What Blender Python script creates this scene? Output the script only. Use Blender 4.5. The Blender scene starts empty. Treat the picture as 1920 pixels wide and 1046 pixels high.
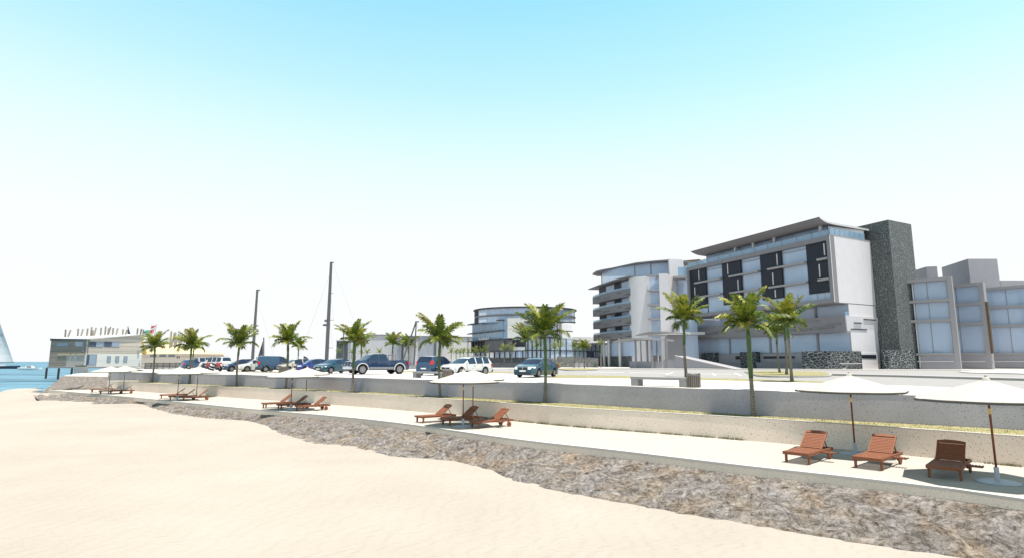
import bpy, bmesh, math, random
from math import sin, cos, pi, radians, sqrt, atan2
from mathutils import Vector, Matrix, noise as mnoise
random.seed(7)
SC = bpy.context.scene
COL = SC.collection

# ------------------------------------------------------------------ survey helpers
# camera stands on the beach, eye 3.6 m above datum, looking along +Y, pitched up 8.15 deg
FPX, EYE = 1075.0, 3.6
TH = math.atan(154 / FPX); CT, ST = cos(TH), sin(TH)
def ray(px, py):
    dx = (px - 960) / FPX; dy = (523 - py) / FPX
    return dx, CT - dy * ST, ST + dy * CT
def gz(px, py, z):                       # point of a sight line at height z
    d = ray(px, py); t = (z - EYE) / d[2]
    return d[0] * t, d[1] * t
def at(px, py, Y):                       # point of a sight line at distance Y
    d = ray(px, py); t = Y / d[1]
    return Vector((d[0] * t, Y, EYE + d[2] * t))
def hit(px, py, P, D):                   # sight line meets a vertical plane: (run along it, height)
    d = ray(px, py); det = -d[0] * D[1] + D[0] * d[1]
    t = (-P[0] * D[1] + D[0] * P[1]) / det
    return (d[0] * P[1] - d[1] * P[0]) / det, EYE + d[2] * t

# ------------------------------------------------------------------ materials
MATS = {}
def new_mat(name):
    m = bpy.data.materials.new(name); m.use_nodes = True
    MATS[name] = m
    nt = m.node_tree
    return m, nt, nt.nodes['Principled BSDF']
def N(nt, typ, **kw):
    n = nt.nodes.new(typ)
    for k, v in kw.items():
        if k in n.inputs: n.inputs[k].default_value = v
        else: setattr(n, k, v)
    return n
def ramp(nt, fac, stops):
    r = nt.nodes.new('ShaderNodeValToRGB'); e = r.color_ramp.elements
    while len(e) < len(stops): e.new(0.5)
    for i, (p, c) in enumerate(stops):
        e[i].position = p; e[i].color = (*c, 1) if len(c) == 3 else c
    nt.links.new(fac, r.inputs['Fac']); return r.outputs['Color']
def objcoord(nt, scale=None):
    tc = nt.nodes.new('ShaderNodeTexCoord')
    if not scale: return tc.outputs['Object']
    mp = nt.nodes.new('ShaderNodeMapping'); mp.inputs['Scale'].default_value = scale
    nt.links.new(tc.outputs['Object'], mp.inputs['Vector']); return mp.outputs['Vector']
def bump(nt, b, h, strength=.3, dist=.02):
    n = nt.nodes.new('ShaderNodeBump'); n.inputs['Strength'].default_value = strength; n.inputs['Distance'].default_value = dist
    nt.links.new(h, n.inputs['Height']); nt.links.new(n.outputs['Normal'], b.inputs['Normal'])
def mat(name, col, rough=.6, metal=0, var=.12, scale=6, bmp=0, spec=.5, coat=0):
    m, nt, b = new_mat(name)
    b.inputs['Roughness'].default_value = rough; b.inputs['Metallic'].default_value = metal
    b.inputs['Specular IOR Level'].default_value = spec; b.inputs['Coat Weight'].default_value = coat
    v = objcoord(nt)
    n = N(nt, 'ShaderNodeTexNoise', Scale=scale, Detail=6, Roughness=.65)
    nt.links.new(v, n.inputs['Vector'])
    lo = tuple(c * (1 - var) for c in col); hi = tuple(min(1, c * (1 + var)) for c in col)
    nt.links.new(ramp(nt, n.outputs['Fac'], [(.3, lo), (.7, hi)]), b.inputs['Base Color'])
    if bmp:
        n2 = N(nt, 'ShaderNodeTexNoise', Scale=scale * 8, Detail=4); nt.links.new(v, n2.inputs['Vector'])
        bump(nt, b, n2.outputs['Fac'], bmp, .01)
    return m
def speckle(name, col, dark, sc=14, amount=.16, streak=.1):
    """cast concrete with dark aggregate pits and faint weathering"""
    m, nt, b = new_mat(name); b.inputs['Roughness'].default_value = .85; b.inputs['Specular IOR Level'].default_value = .2
    v = objcoord(nt)
    vo = N(nt, 'ShaderNodeTexVoronoi', Scale=sc); nt.links.new(v, vo.inputs['Vector'])
    wn = N(nt, 'ShaderNodeTexNoise', Scale=sc * .9, Detail=3); nt.links.new(v, wn.inputs['Vector'])
    sub = N(nt, 'ShaderNodeMath', operation='MULTIPLY'); nt.links.new(vo.outputs['Distance'], sub.inputs[0]); nt.links.new(wn.outputs['Fac'], sub.inputs[1])
    spots = ramp(nt, sub.outputs[0], [(amount * .42, (1, 1, 1)), (amount * .62, (0, 0, 0))])
    big = N(nt, 'ShaderNodeTexNoise', Scale=.35, Detail=5); nt.links.new(v, big.inputs['Vector'])
    fine = N(nt, 'ShaderNodeTexNoise', Scale=22, Detail=5, Roughness=.8); nt.links.new(v, fine.inputs['Vector'])
    base = ramp(nt, big.outputs['Fac'], [(.3, tuple(c * (1 - streak) for c in col)), (.7, tuple(min(1, c * (1 + streak)) for c in col))])
    mx0 = N(nt, 'ShaderNodeMix', data_type='RGBA', blend_type='MULTIPLY'); mx0.inputs['Factor'].default_value = .8
    nt.links.new(base, mx0.inputs['A']); nt.links.new(ramp(nt, fine.outputs['Fac'], [(.25, (.72, .72, .72)), (.6, (1, 1, 1))]), mx0.inputs['B'])
    mx = N(nt, 'ShaderNodeMix', data_type='RGBA')
    nt.links.new(spots, mx.inputs['Factor']); nt.links.new(mx0.outputs['Result'], mx.inputs['A']); mx.inputs['B'].default_value = (*dark, 1)
    nt.links.new(mx.outputs['Result'], b.inputs['Base Color'])
    bump(nt, b, fine.outputs['Fac'], .25, .01)
    return m
def masonry(name, stone, joint, sc=1.6, w=.06, vary=.5, zs=1.7):
    m, nt, b = new_mat(name); b.inputs['Roughness'].default_value = .8
    v = objcoord(nt, (1, 1, zs))
    nz = N(nt, 'ShaderNodeTexNoise', Scale=1.2, Detail=3); nt.links.new(v, nz.inputs['Vector'])
    mv = N(nt, 'ShaderNodeMix', data_type='VECTOR'); mv.inputs['Factor'].default_value = .12
    nt.links.new(v, mv.inputs['A']); nt.links.new(nz.outputs['Color'], mv.inputs['B'])
    e = N(nt, 'ShaderNodeTexVoronoi', Scale=sc, feature='DISTANCE_TO_EDGE'); nt.links.new(mv.outputs['Result'], e.inputs['Vector'])
    c = N(nt, 'ShaderNodeTexVoronoi', Scale=sc); nt.links.new(mv.outputs['Result'], c.inputs['Vector'])
    fn = N(nt, 'ShaderNodeTexNoise', Scale=12, Detail=6, Roughness=.8); nt.links.new(v, fn.inputs['Vector'])
    st = ramp(nt, fn.outputs['Fac'], [(.3, tuple(x * .45 for x in stone)), (.7, tuple(x * 1.8 for x in stone))])
    hs = N(nt, 'ShaderNodeMix', data_type='RGBA', blend_type='MULTIPLY'); hs.inputs['Factor'].default_value = vary
    nt.links.new(st, hs.inputs['A']); bw = N(nt, 'ShaderNodeRGBToBW'); nt.links.new(c.outputs['Color'], bw.inputs['Color'])
    nt.links.new(ramp(nt, bw.outputs['Val'], [(.1, (.3, .3, .35)), (.9, (1.0, 1.0, 1.0))]), hs.inputs['B'])
    mx = N(nt, 'ShaderNodeMix', data_type='RGBA')
    nt.links.new(ramp(nt, e.outputs['Distance'], [(w * .5, (1, 1, 1)), (w, (0, 0, 0))]), mx.inputs['Factor'])
    nt.links.new(hs.outputs['Result'], mx.inputs['A']); mx.inputs['B'].default_value = (*joint, 1)
    nt.links.new(mx.outputs['Result'], b.inputs['Base Color'])
    bump(nt, b, e.outputs['Distance'], .6, .05)
    return m
def planks(name, col, gap=.16, axis='z', dark=.45, var=.15, depth=.4):
    """boards or sheet ribs: a groove every `gap` metres along an axis"""
    m, nt, b = new_mat(name); b.inputs['Roughness'].default_value = .65
    v = objcoord(nt)
    sx = nt.nodes.new('ShaderNodeSeparateXYZ'); nt.links.new(v, sx.inputs[0])
    d = N(nt, 'ShaderNodeMath', operation='DIVIDE'); nt.links.new(sx.outputs[axis.upper()], d.inputs[0]); d.inputs[1].default_value = gap
    fr = N(nt, 'ShaderNodeMath', operation='FRACT'); nt.links.new(d.outputs[0], fr.inputs[0])
    fl = N(nt, 'ShaderNodeMath', operation='FLOOR'); nt.links.new(d.outputs[0], fl.inputs[0])
    wn = N(nt, 'ShaderNodeTexWhiteNoise', noise_dimensions='1D'); nt.links.new(fl.outputs[0], wn.inputs['W'])
    nz = N(nt, 'ShaderNodeTexNoise', Scale=3, Detail=6, Roughness=.8); nt.links.new(v, nz.inputs['Vector'])
    ad = N(nt, 'ShaderNodeMath', operation='ADD'); nt.links.new(wn.outputs['Value'], ad.inputs[0]); nt.links.new(nz.outputs['Fac'], ad.inputs[1])
    base = ramp(nt, ad.outputs[0], [(.35, tuple(c * (1 - var) for c in col)), (1.0, tuple(min(1, c * (1 + var)) for c in col))])
    mx = N(nt, 'ShaderNodeMix', data_type='RGBA')
    g = ramp(nt, fr.outputs[0], [(.06, (1, 1, 1)), (.1, (0, 0, 0))]); nt.links.new(g, mx.inputs['Factor'])
    nt.links.new(base, mx.inputs['A']); mx.inputs['B'].default_value = (*[c * dark for c in col], 1)
    nt.links.new(mx.outputs['Result'], b.inputs['Base Color'])
    iv = N(nt, 'ShaderNodeInvert'); nt.links.new(g, iv.inputs['Color']); bump(nt, b, iv.outputs['Color'], depth, .02)
    return m
def glass_mat(name, tint, body, mixf=.5, rough=.04):
    m, nt, b = new_mat(name); out = nt.nodes['Material Output']
    b.inputs['Base Color'].default_value = (*body, 1); b.inputs['Roughness'].default_value = rough; b.inputs['Specular IOR Level'].default_value = .8
    tr = N(nt, 'ShaderNodeBsdfTransparent'); tr.inputs['Color'].default_value = (*tint, 1)
    mx = nt.nodes.new('ShaderNodeMixShader'); mx.inputs['Fac'].default_value = mixf
    nt.links.new(tr.outputs[0], mx.inputs[1]); nt.links.new(b.outputs[0], mx.inputs[2]); nt.links.new(mx.outputs[0], out.inputs['Surface'])
    return m

def sand_mat():
    m, nt, b = new_mat('sand'); b.inputs['Roughness'].default_value = .95; b.inputs['Specular IOR Level'].default_value = .1
    v = objcoord(nt)
    n1 = N(nt, 'ShaderNodeTexNoise', Scale=.18, Detail=6, Roughness=.6); nt.links.new(v, n1.inputs['Vector'])
    n2 = N(nt, 'ShaderNodeTexNoise', Scale=60, Detail=4, Roughness=.8); nt.links.new(v, n2.inputs['Vector'])
    w = N(nt, 'ShaderNodeTexWave', Scale=1.1, Distortion=7, Detail=4); w.inputs['Detail Scale'].default_value = 1.6
    nt.links.new(objcoord(nt, (.6, 1.6, 1)), w.inputs['Vector'])
    c = ramp(nt, n1.outputs['Fac'], [(.3, (.305, .272, .238)), (.65, (.345, .312, .278))])
    mx = N(nt, 'ShaderNodeMix', data_type='RGBA', blend_type='MULTIPLY'); mx.inputs['Factor'].default_value = 1
    nt.links.new(c, mx.inputs['A']); nt.links.new(ramp(nt, n2.outputs['Fac'], [(.28, (.88, .87, .84)), (.5, (1, 1, 1))]), mx.inputs['B'])
    nt.links.new(mx.outputs['Result'], b.inputs['Base Color'])
    a = N(nt, 'ShaderNodeMath', operation='MULTIPLY_ADD'); nt.links.new(n2.outputs['Fac'], a.inputs[0]); a.inputs[1].default_value = .35; nt.links.new(w.outputs['Fac'], a.inputs[2])
    bump(nt, b, a.outputs[0], .6, .045)
def rock_mat():
    m, nt, b = new_mat('revetment_rock'); b.inputs['Roughness'].default_value = .9; b.inputs['Specular IOR Level'].default_value = .15
    v = objcoord(nt)
    wp = N(nt, 'ShaderNodeTexNoise', Scale=.8, Detail=4); nt.links.new(v, wp.inputs['Vector'])
    mv = N(nt, 'ShaderNodeMix', data_type='VECTOR'); mv.inputs['Factor'].default_value = .35
    nt.links.new(v, mv.inputs['A']); nt.links.new(wp.outputs['Color'], mv.inputs['B'])
    n1 = N(nt, 'ShaderNodeTexNoise', Scale=15, Detail=10, Roughness=.8); nt.links.new(mv.outputs['Result'], n1.inputs['Vector'])
    n2 = N(nt, 'ShaderNodeTexNoise', Scale=1.1, Detail=5, Roughness=.6); nt.links.new(v, n2.inputs['Vector'])
    vo = N(nt, 'ShaderNodeTexVoronoi', Scale=7, feature='DISTANCE_TO_EDGE'); nt.links.new(mv.outputs['Result'], vo.inputs['Vector'])
    n0 = N(nt, 'ShaderNodeTexNoise', Scale=3.2, Detail=8, Roughness=.72, Distortion=1.4); nt.links.new(mv.outputs['Result'], n0.inputs['Vector'])
    bl = N(nt, 'ShaderNodeMix', data_type='FLOAT'); bl.inputs['Factor'].default_value = .5; nt.links.new(n1.outputs['Fac'], bl.inputs['A']); nt.links.new(n0.outputs['Fac'], bl.inputs['B'])
    a = ramp(nt, bl.outputs['Result'], [(.38, (.022, .019, .018)), (.45, (.10, .089, .081)), (.52, (.20, .184, .174)), (.61, (.32, .304, .297))])
    t = ramp(nt, n2.outputs['Fac'], [(.35, (1.0, .88, .74)), (.5, (.95, .93, .90)), (.66, (.92, .93, .97))])
    mx = N(nt, 'ShaderNodeMix', data_type='RGBA', blend_type='MULTIPLY'); mx.inputs['Factor'].default_value = 1
    nt.links.new(a, mx.inputs['A']); nt.links.new(t, mx.inputs['B'])
    mx2 = N(nt, 'ShaderNodeMix', data_type='RGBA', blend_type='MULTIPLY'); mx2.inputs['Factor'].default_value = .55
    nt.links.new(mx.outputs['Result'], mx2.inputs['A']); nt.links.new(ramp(nt, vo.outputs['Distance'], [(.0, (.3, .27, .25)), (.06, (1, 1, 1))]), mx2.inputs['B'])
    nt.links.new(mx2.outputs['Result'], b.inputs['Base Color'])
    bump(nt, b, bl.outputs['Result'], .9, .09)
def sea_mat():
    m, nt, b = new_mat('sea_water'); b.inputs['Roughness'].default_value = .5; b.inputs['Specular IOR Level'].default_value = .04
    v = objcoord(nt, (.05, .16, 1))
    n1 = N(nt, 'ShaderNodeTexNoise', Scale=1.0, Detail=5, Roughness=.55, Distortion=.6); nt.links.new(v, n1.inputs['Vector'])
    c = ramp(nt, n1.outputs['Fac'], [(.36, (.025, .06, .085)), (.44, (.075, .155, .215)), (.6, (.11, .215, .285)), (.75, (.15, .265, .34))])
    nt.links.new(c, b.inputs['Base Color'])
    n2 = N(nt, 'ShaderNodeTexNoise', Scale=3.2, Detail=5, Distortion=.8); nt.links.new(v, n2.inputs['Vector'])
    bump(nt, b, n2.outputs['Fac'], .9, .5)
def bark_mat():
    m, nt, b = new_mat('palm_bark'); b.inputs['Roughness'].default_value = .9
    v = objcoord(nt)
    w = N(nt, 'ShaderNodeTexWave', Scale=3.2, Distortion=2.5, Detail=3, bands_direction='Z'); nt.links.new(v, w.inputs['Vector'])
    n = N(nt, 'ShaderNodeTexNoise', Scale=11, Detail=6, Roughness=.8); nt.links.new(v, n.inputs['Vector'])
    mx = N(nt, 'ShaderNodeMix', data_type='RGBA', blend_type='MULTIPLY'); mx.inputs['Factor'].default_value = .8
    nt.links.new(ramp(nt, n.outputs['Fac'], [(.3, (.07, .06, .05)), (.7, (.33, .29, .24))]), mx.inputs['A'])
    nt.links.new(ramp(nt, w.outputs['Fac'], [(.15, (.5, .48, .45)), (.4, (1, 1, 1))]), mx.inputs['B'])
    nt.links.new(mx.outputs['Result'], b.inputs['Base Color']); bump(nt, b, w.outputs['Fac'], .5, .02)
def wood_mat(name, col, grain=(2, 26, 26)):
    m, nt, b = new_mat(name); b.inputs['Roughness'].default_value = .68; b.inputs['Specular IOR Level'].default_value = .3
    n = N(nt, 'ShaderNodeTexNoise', Scale=1.6, Detail=6, Roughness=.7, Distortion=.5); nt.links.new(objcoord(nt, grain), n.inputs['Vector'])
    nt.links.new(ramp(nt, n.outputs['Fac'], [(.25, tuple(c * .55 for c in col)), (.7, tuple(c * 1.25 for c in col))]), b.inputs['Base Color'])
def leaf_mat(name, a, c):
    m, nt, b = new_mat(name); b.inputs['Roughness'].default_value = .45; b.inputs['Specular IOR Level'].default_value = .35
    n = N(nt, 'ShaderNodeTexNoise', Scale=5, Detail=4); nt.links.new(objcoord(nt), n.inputs['Vector'])
    col = ramp(nt, n.outputs['Fac'], [(.35, a), (.68, c)])
    nt.links.new(col, b.inputs['Base Color'])
    out = nt.nodes['Material Output']; tl = nt.nodes.new('ShaderNodeBsdfTranslucent'); nt.links.new(col, tl.inputs['Color'])
    mx = nt.nodes.new('ShaderNodeMixShader'); mx.inputs['Fac'].default_value = .3
    nt.links.new(b.outputs[0], mx.inputs[1]); nt.links.new(tl.outputs[0], mx.inputs[2]); nt.links.new(mx.outputs[0], out.inputs['Surface'])

sand_mat(); rock_mat(); sea_mat(); bark_mat()
mat('terrace_paving', (.37, .34, .305), .9, var=.05, scale=1.2, bmp=.15, spec=.15)
mat('kerb_white', (.47, .45, .42), .85, var=.05, scale=3, spec=.2)
speckle('beige_concrete', (.76, .655, .56), (.12, .10, .08), sc=15, amount=.15)
speckle('shaded_concrete', (.405, .385, .425), (.03, .03, .03), sc=17, amount=.15, streak=.12)  # same concrete as the beige wall, with shade put into the colour
speckle('kerb_concrete', (.76, .66, .57), (.2, .17, .14), sc=18, amount=.13)
mat('promenade_paving', (.44, .43, .42), .9, var=.06, scale=.7, bmp=.1, spec=.15)
mat('asphalt', (.25, .243, .243), .9, var=.1, scale=1.5, bmp=.2, spec=.2)
mat('road_line', (.6, .59, .57), .8, var=.05)
mat('kerb_dark', (.3, .29, .27), .85)
mat('dry_grass', (.235, .215, .115), .9, var=.35, scale=3, bmp=.6, spec=.1)
mat('grass_blade', (.16, .15, .07), .8, var=.4, scale=9, spec=.1)
wood_mat('teak', (.205, .077, .04)); wood_mat('teak_dark', (.14, .042, .022)); wood_mat('pole_wood', (.17, .055, .028), (26, 26, 2))
mat('canvas_cream', (.38, .36, .33), .9, var=.03, scale=4, spec=.1)
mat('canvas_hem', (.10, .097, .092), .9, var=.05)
mat('brass', (.6, .42, .14), .35, .8)
mat('base_paint', (.36, .375, .42), .5, var=.06)
mat('tyre_rubber', (.012, .012, .013), .8, spec=.3); mat('alloy', (.33, .33, .35), .35, .7, var=.05); mat('black_plastic', (.02, .02, .022), .5)
mat('car_glass', (.012, .02, .045), .05, spec=.7, var=.02); mat('lamp_clear', (.75, .77, .8), .15, spec=.8, var=.05); mat('lamp_red', (.45, .01, .015), .2, spec=.7)
mat('plate_white', (.75, .75, .75), .4); mat('chrome', (.75, .75, .77), .15, 1, var=.02)
for nm, c in dict(paint_blue=(.012, .045, .14), paint_teal=(.006, .055, .09), paint_slate=(.016, .06, .125), paint_white=(.6, .6, .59), paint_silver=(.36, .37, .38), paint_cream=(.5, .43, .35), paint_royal=(.012, .025, .17), paint_navy=(.01, .032, .085), paint_red=(.33, .01, .025)).items():
    mat(nm, c, .28, .15, var=.04, scale=2, coat=1, spec=.5)
leaf_mat('frond_green', (.075, .12, .015), (.21, .25, .03)); leaf_mat('frond_yellow', (.20, .21, .02), (.38, .34, .04)); leaf_mat('frond_dark', (.03, .06, .012), (.10, .16, .025)); leaf_mat('frond_dry', (.16, .10, .04), (.28, .20, .07))
mat('crownshaft', (.04, .085, .018), .45, var=.3, scale=5)
mat('render_white', (.56, .545, .57), .8, var=.03, scale=.8, spec=.2); mat('render_grey', (.27, .265, .29), .8, var=.05, scale=.8, spec=.2)
mat('frame_grey', (.20, .195, .21), .7, var=.06, scale=1.5, spec=.3); mat('soffit_grey', (.165, .16, .17), .8, var=.05, scale=1)
mat('panel_dark', (.012, .015, .026), .5, var=.15, scale=2, spec=.3); mat('slab_edge', (.27, .26, .27), .7, var=.06); mat('metal_white', (.5, .49, .5), .5, var=.04)
mat('steel_grey', (.2, .205, .22), .5, .2, var=.1); mat('steel_dark', (.03, .03, .035), .5, var=.1); mat('brown_fin', (.10, .065, .04), .7)
mat('interior_wall', (.84, .85, .88), .9, var=.06, scale=.6); mat('interior_slab', (.30, .33, .38), .9, var=.05); mat('curtain', (.78, .8, .84), .9, var=.08, scale=5)
glass_mat('window_glass', (.92, .96, 1), (.56, .67, .84), .48); glass_mat('rail_glass', (.72, .86, .96), (.30, .43, .56), .55); glass_mat('dark_glass', (.6, .68, .8), (.14, .17, .23), .55)
masonry('stone_wall', (.018, .022, .032), (.33, .36, .34), 1.5, .04, .5, 2.3); masonry('stone_small', (.024, .029, .033), (.21, .225, .22), 4.8, .10, .55); masonry('gabion', (.07, .08, .09), (.3, .3, .26), 3.4, .08)
masonry('basement_stone', (.05, .055, .065), (.14, .15, .16), 2.6, .05)
planks('shingle', (.47, .405, .345), .17, 'z', .35, .3); planks('shingle_shaded', (.21, .17, .14), .17, 'z', .4, .3); planks('white_boards', (.70, .66, .61), .3, 'z', .6, .04); planks('white_boards_shaded', (.40, .35, .32), .3, 'z', .6, .06)  # the darker shingle and boards repeat the lit ones with shade painted in
planks('shed_light', (.42, .42, .45), .5, 'x', .75, .03); planks('shed_mid', (.24, .26, .31), .45, 'x', .75, .05); planks('shed_dark', (.06, .07, .09), .5, 'x', .7, .08); planks('tile_white', (.52, .51, .5), .45, 'z', .7, .12)
mat('roof_yellow', (.47, .40, .26), .8, var=.05, scale=1); mat('ochre_side', (.5, .33, .1), .8); mat('roof_white', (.55, .55, .55), .8, var=.03); mat('roof_brown', (.2, .15, .08), .8)
wood_mat('log_wood', (.26, .23, .19), (20, 20, 3))
mat('hull_navy', (.012, .018, .05), .3, coat=1); mat('hull_white', (.75, .75, .75), .3); mat('sail_white', (.62, .62, .63), .9, var=.05, scale=1.5); mat('sail_grey', (.075, .08, .10), .9, var=.15, scale=1)
mat('mast_metal', (.11, .11, .115), .45, .4); mat('rigging', (.35, .35, .36), .5); mat('flag_red', (.5, .03, .05), .8); mat('tarp_green', (.02, .16, .14), .8)
mat('bench_concrete', (.28, .275, .275), .85, var=.12, scale=4, bmp=.2); wood_mat('bin_slat', (.24, .20, .165), (20, 20, 3)); mat('quay_concrete', (.33, .33, .33), .9, var=.15, scale=1)

# ------------------------------------------------------------------ mesh builder
class MB:
    def __init__(s): s.v = []; s.f = []; s.m = []
    def add(s, vs, fs, mi=0):
        o = len(s.v); s.v += [Vector(p) for p in vs]
        s.f += [tuple(i + o for i in f) for f in fs]; s.m += [mi] * len(fs); return s
    def face(s, pts, mi=0): return s.add(pts, [tuple(range(len(pts)))], mi)
    def box(s, x0, x1, y0, y1, z0, z1, mi=0):
        x0, x1 = min(x0, x1), max(x0, x1); y0, y1 = min(y0, y1), max(y0, y1)
        return s.add([(x0, y0, z0), (x1, y0, z0), (x1, y1, z0), (x0, y1, z0), (x0, y0, z1), (x1, y0, z1), (x1, y1, z1), (x0, y1, z1)],
                     [(0, 3, 2, 1), (4, 5, 6, 7), (0, 1, 5, 4), (1, 2, 6, 5), (2, 3, 7, 6), (3, 0, 4, 7)], mi)
    def prism(s, poly, z0, z1, mi=0):
        n = len(poly); zz0 = z0 if isinstance(z0, (list, tuple)) else [z0] * n; zz1 = z1 if isinstance(z1, (list, tuple)) else [z1] * n
        vs = [(p[0], p[1], zz0[i]) for i, p in enumerate(poly)] + [(p[0], p[1], zz1[i]) for i, p in enumerate(poly)]
        return s.add(vs, [tuple(range(n))[::-1], tuple(range(n, 2 * n))] + [(i, (i + 1) % n, n + (i + 1) % n, n + i) for i in range(n)], mi)
    def bar(s, a, b, w, h=None, up=(0, 0, 1), mi=0):
        a, b = Vector(a), Vector(b); h = h or w; d = (b - a).normalized(); u = Vector(up)
        if abs(d.dot(u)) > .98: u = Vector((1, 0, 0))
        x = d.cross(u).normalized() * w / 2; y = x.cross(d).normalized() * h / 2
        return s.add([a - x - y, a + x - y, a + x + y, a - x + y, b - x - y, b + x - y, b + x + y, b - x + y],
                     [(0, 3, 2, 1), (4, 5, 6, 7), (0, 1, 5, 4), (1, 2, 6, 5), (2, 3, 7, 6), (3, 0, 4, 7)], mi)
    def tube(s, pts, r, n=6, mi=0, cap=True):
        pts = [Vector(p) for p in pts]; k = len(pts); rr = r if isinstance(r, (list, tuple)) else [r] * k
        vs = []; fs = []; ref = Vector((0.31, .95, .05))
        for i, p in enumerate(pts):
            d = (pts[min(i + 1, k - 1)] - pts[max(i - 1, 0)]).normalized()
            x = d.cross(ref)
            if x.length < .05: x = d.cross(Vector((1, 0, 0)))
            x.normalize(); y = d.cross(x)
            vs += [p + (x * cos(2 * pi * j / n) + y * sin(2 * pi * j / n)) * rr[i] for j in range(n)]
        for i in range(k - 1):
            fs += [(i * n + j, i * n + (j + 1) % n, (i + 1) * n + (j + 1) % n, (i + 1) * n + j) for j in range(n)]
        if cap: fs += [tuple(range(n))[::-1], tuple(range((k - 1) * n, k * n))]
        return s.add(vs, fs, mi)
    def lathe(s, prof, n=16, M=None, mi=0, a0=0):
        M = M or Matrix.Identity(4); vs = []; fs = []; k = len(prof)
        for r, z in prof: vs += [M @ Vector((r * cos(a0 + 2 * pi * j / n), r * sin(a0 + 2 * pi * j / n), z)) for j in range(n)]
        for i in range(k - 1):
            fs += [(i * n + j, i * n + (j + 1) % n, (i + 1) * n + (j + 1) % n, (i + 1) * n + j) for j in range(n)]
        fs += [tuple(range(n))[::-1], tuple(range((k - 1) * n, k * n))]
        return s.add(vs, fs, mi)
    def build(s, name, mats, parent=None, smooth=False, dz=0.0, rec=True):
        me = bpy.data.meshes.new(name)
        me.from_pydata([(v[0], v[1], v[2] + dz) for v in s.v], [], s.f)
        for m in (mats if isinstance(mats, (list, tuple)) else [mats]): me.materials.append(MATS[m])
        if any(s.m): me.polygons.foreach_set('material_index', s.m)
        if rec and len(s.f) < 4000:
            bm = bmesh.new(); bm.from_mesh(me); bmesh.ops.recalc_face_normals(bm, faces=bm.faces); bm.to_mesh(me); bm.free()
        if smooth: me.polygons.foreach_set('use_smooth', [True] * len(me.polygons))
        me.update()
        o = bpy.data.objects.new(name, me); COL.objects.link(o)
        if parent: o.parent = parent
        return o
def tag(o, label=None, cat=None, group=None, kind=None):
    if label: o['label'] = label
    if cat: o['category'] = cat
    if group: o['group'] = group
    if kind: o['kind'] = kind
    return o
def thing(name, label, cat, loc=(0, 0, 0), rotz=0, group=None):
    o = bpy.data.objects.new(name, None); COL.objects.link(o); o.empty_display_size = .2
    o.location = loc; o.rotation_euler = (0, 0, rotz); return tag(o, label, cat, group)
KIDS = {}
def copy_tree(o, parent=None):
    c = o.copy(); COL.objects.link(c)
    if parent: c.parent = parent
    for ch in [x for x in list(o.children)]: copy_tree(ch, c)
    return c
def bevel(o, w=.01, seg=2):
    m = o.modifiers.new('bevel', 'BEVEL'); m.width = w; m.segments = seg; m.limit_method = 'ANGLE'; return o
def lerp(a, b, t): return a + (b - a) * t
def interp(tab, x):
    if x <= tab[0][0]: return tab[0][1]
    for (a, za), (b, zb) in zip(tab, tab[1:]):
        if x <= b: return za + (zb - za) * (x - a) / (b - a) if b > a else zb
    return tab[-1][1]
def resample(pts, step):
    """Catmull-Rom through the survey points, points about every `step` m"""
    out = []; P = [Vector((*p, 0)) if len(p) == 2 else Vector(p) for p in pts]
    P = [P[0] * 2 - P[1]] + P + [P[-1] * 2 - P[-2]]
    for i in range(1, len(P) - 2):
        a, b, c, d = P[i - 1], P[i], P[i + 1], P[i + 2]; n = max(1, int((c - b).length / step))
        for k in range(n):
            t = k / n
            out.append(.5 * ((2 * b) + (c - a) * t + (2 * a - 5 * b + 4 * c - d) * t * t + (3 * b - a - 3 * c + d) * t ** 3))
    out.append(P[-2]); return out
def offset(pts, d):
    res = []
    for i, p in enumerate(pts):
        t = (pts[min(i + 1, len(pts) - 1)] - pts[max(i - 1, 0)]); t.z = 0; t.normalize()
        res.append(p + Vector((-t.y, t.x, 0)) * d)
    return res
def sheet(name, poly, z, m, parent=None):
    return MB().face([(p[0], p[1], z) for p in poly]).build(name, m, parent, rec=False)

# ------------------------------------------------------------------ ground, walls, beach
T0, LEDGE, PROM, SEA = .62, 1.46, 2.42, -.45
KERB = [(24, -9), (20, -2.5), (16.5, 4), (13.2, 9), (11.07, 12.95), (9.39, 14.77), (6.69, 16.94), (3.4, 19.89), (0, 22.75), (-7.05, 29.88), (-17.99, 38.0), (-31.43, 48.5), (-48.5, 60.97)]
LOWW = [(31, -5), (26, 3), (22, 8.5), (18.2, 13), (14.6, 16.94), (8.95, 22.52), (2.79, 27.22), (0, 29.9), (-8.82, 37.9), (-23.02, 48.5), (-33.7, 55.84), (-43.5, 63.2)]
UPPW = [(36, -7), (31, 0.5), (26, 8), (21, 13.8), (16.4, 18.85), (11.1, 22.9), (3.81, 29.84), (0, 33.07), (-11.8, 43.02), (-24.9, 52.3), (-36.4, 60.6), (-46, 68)]
K = resample(KERB, 1.0); LW = resample(LOWW, 1.0); UW = resample(UPPW, 1.0)

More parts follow.
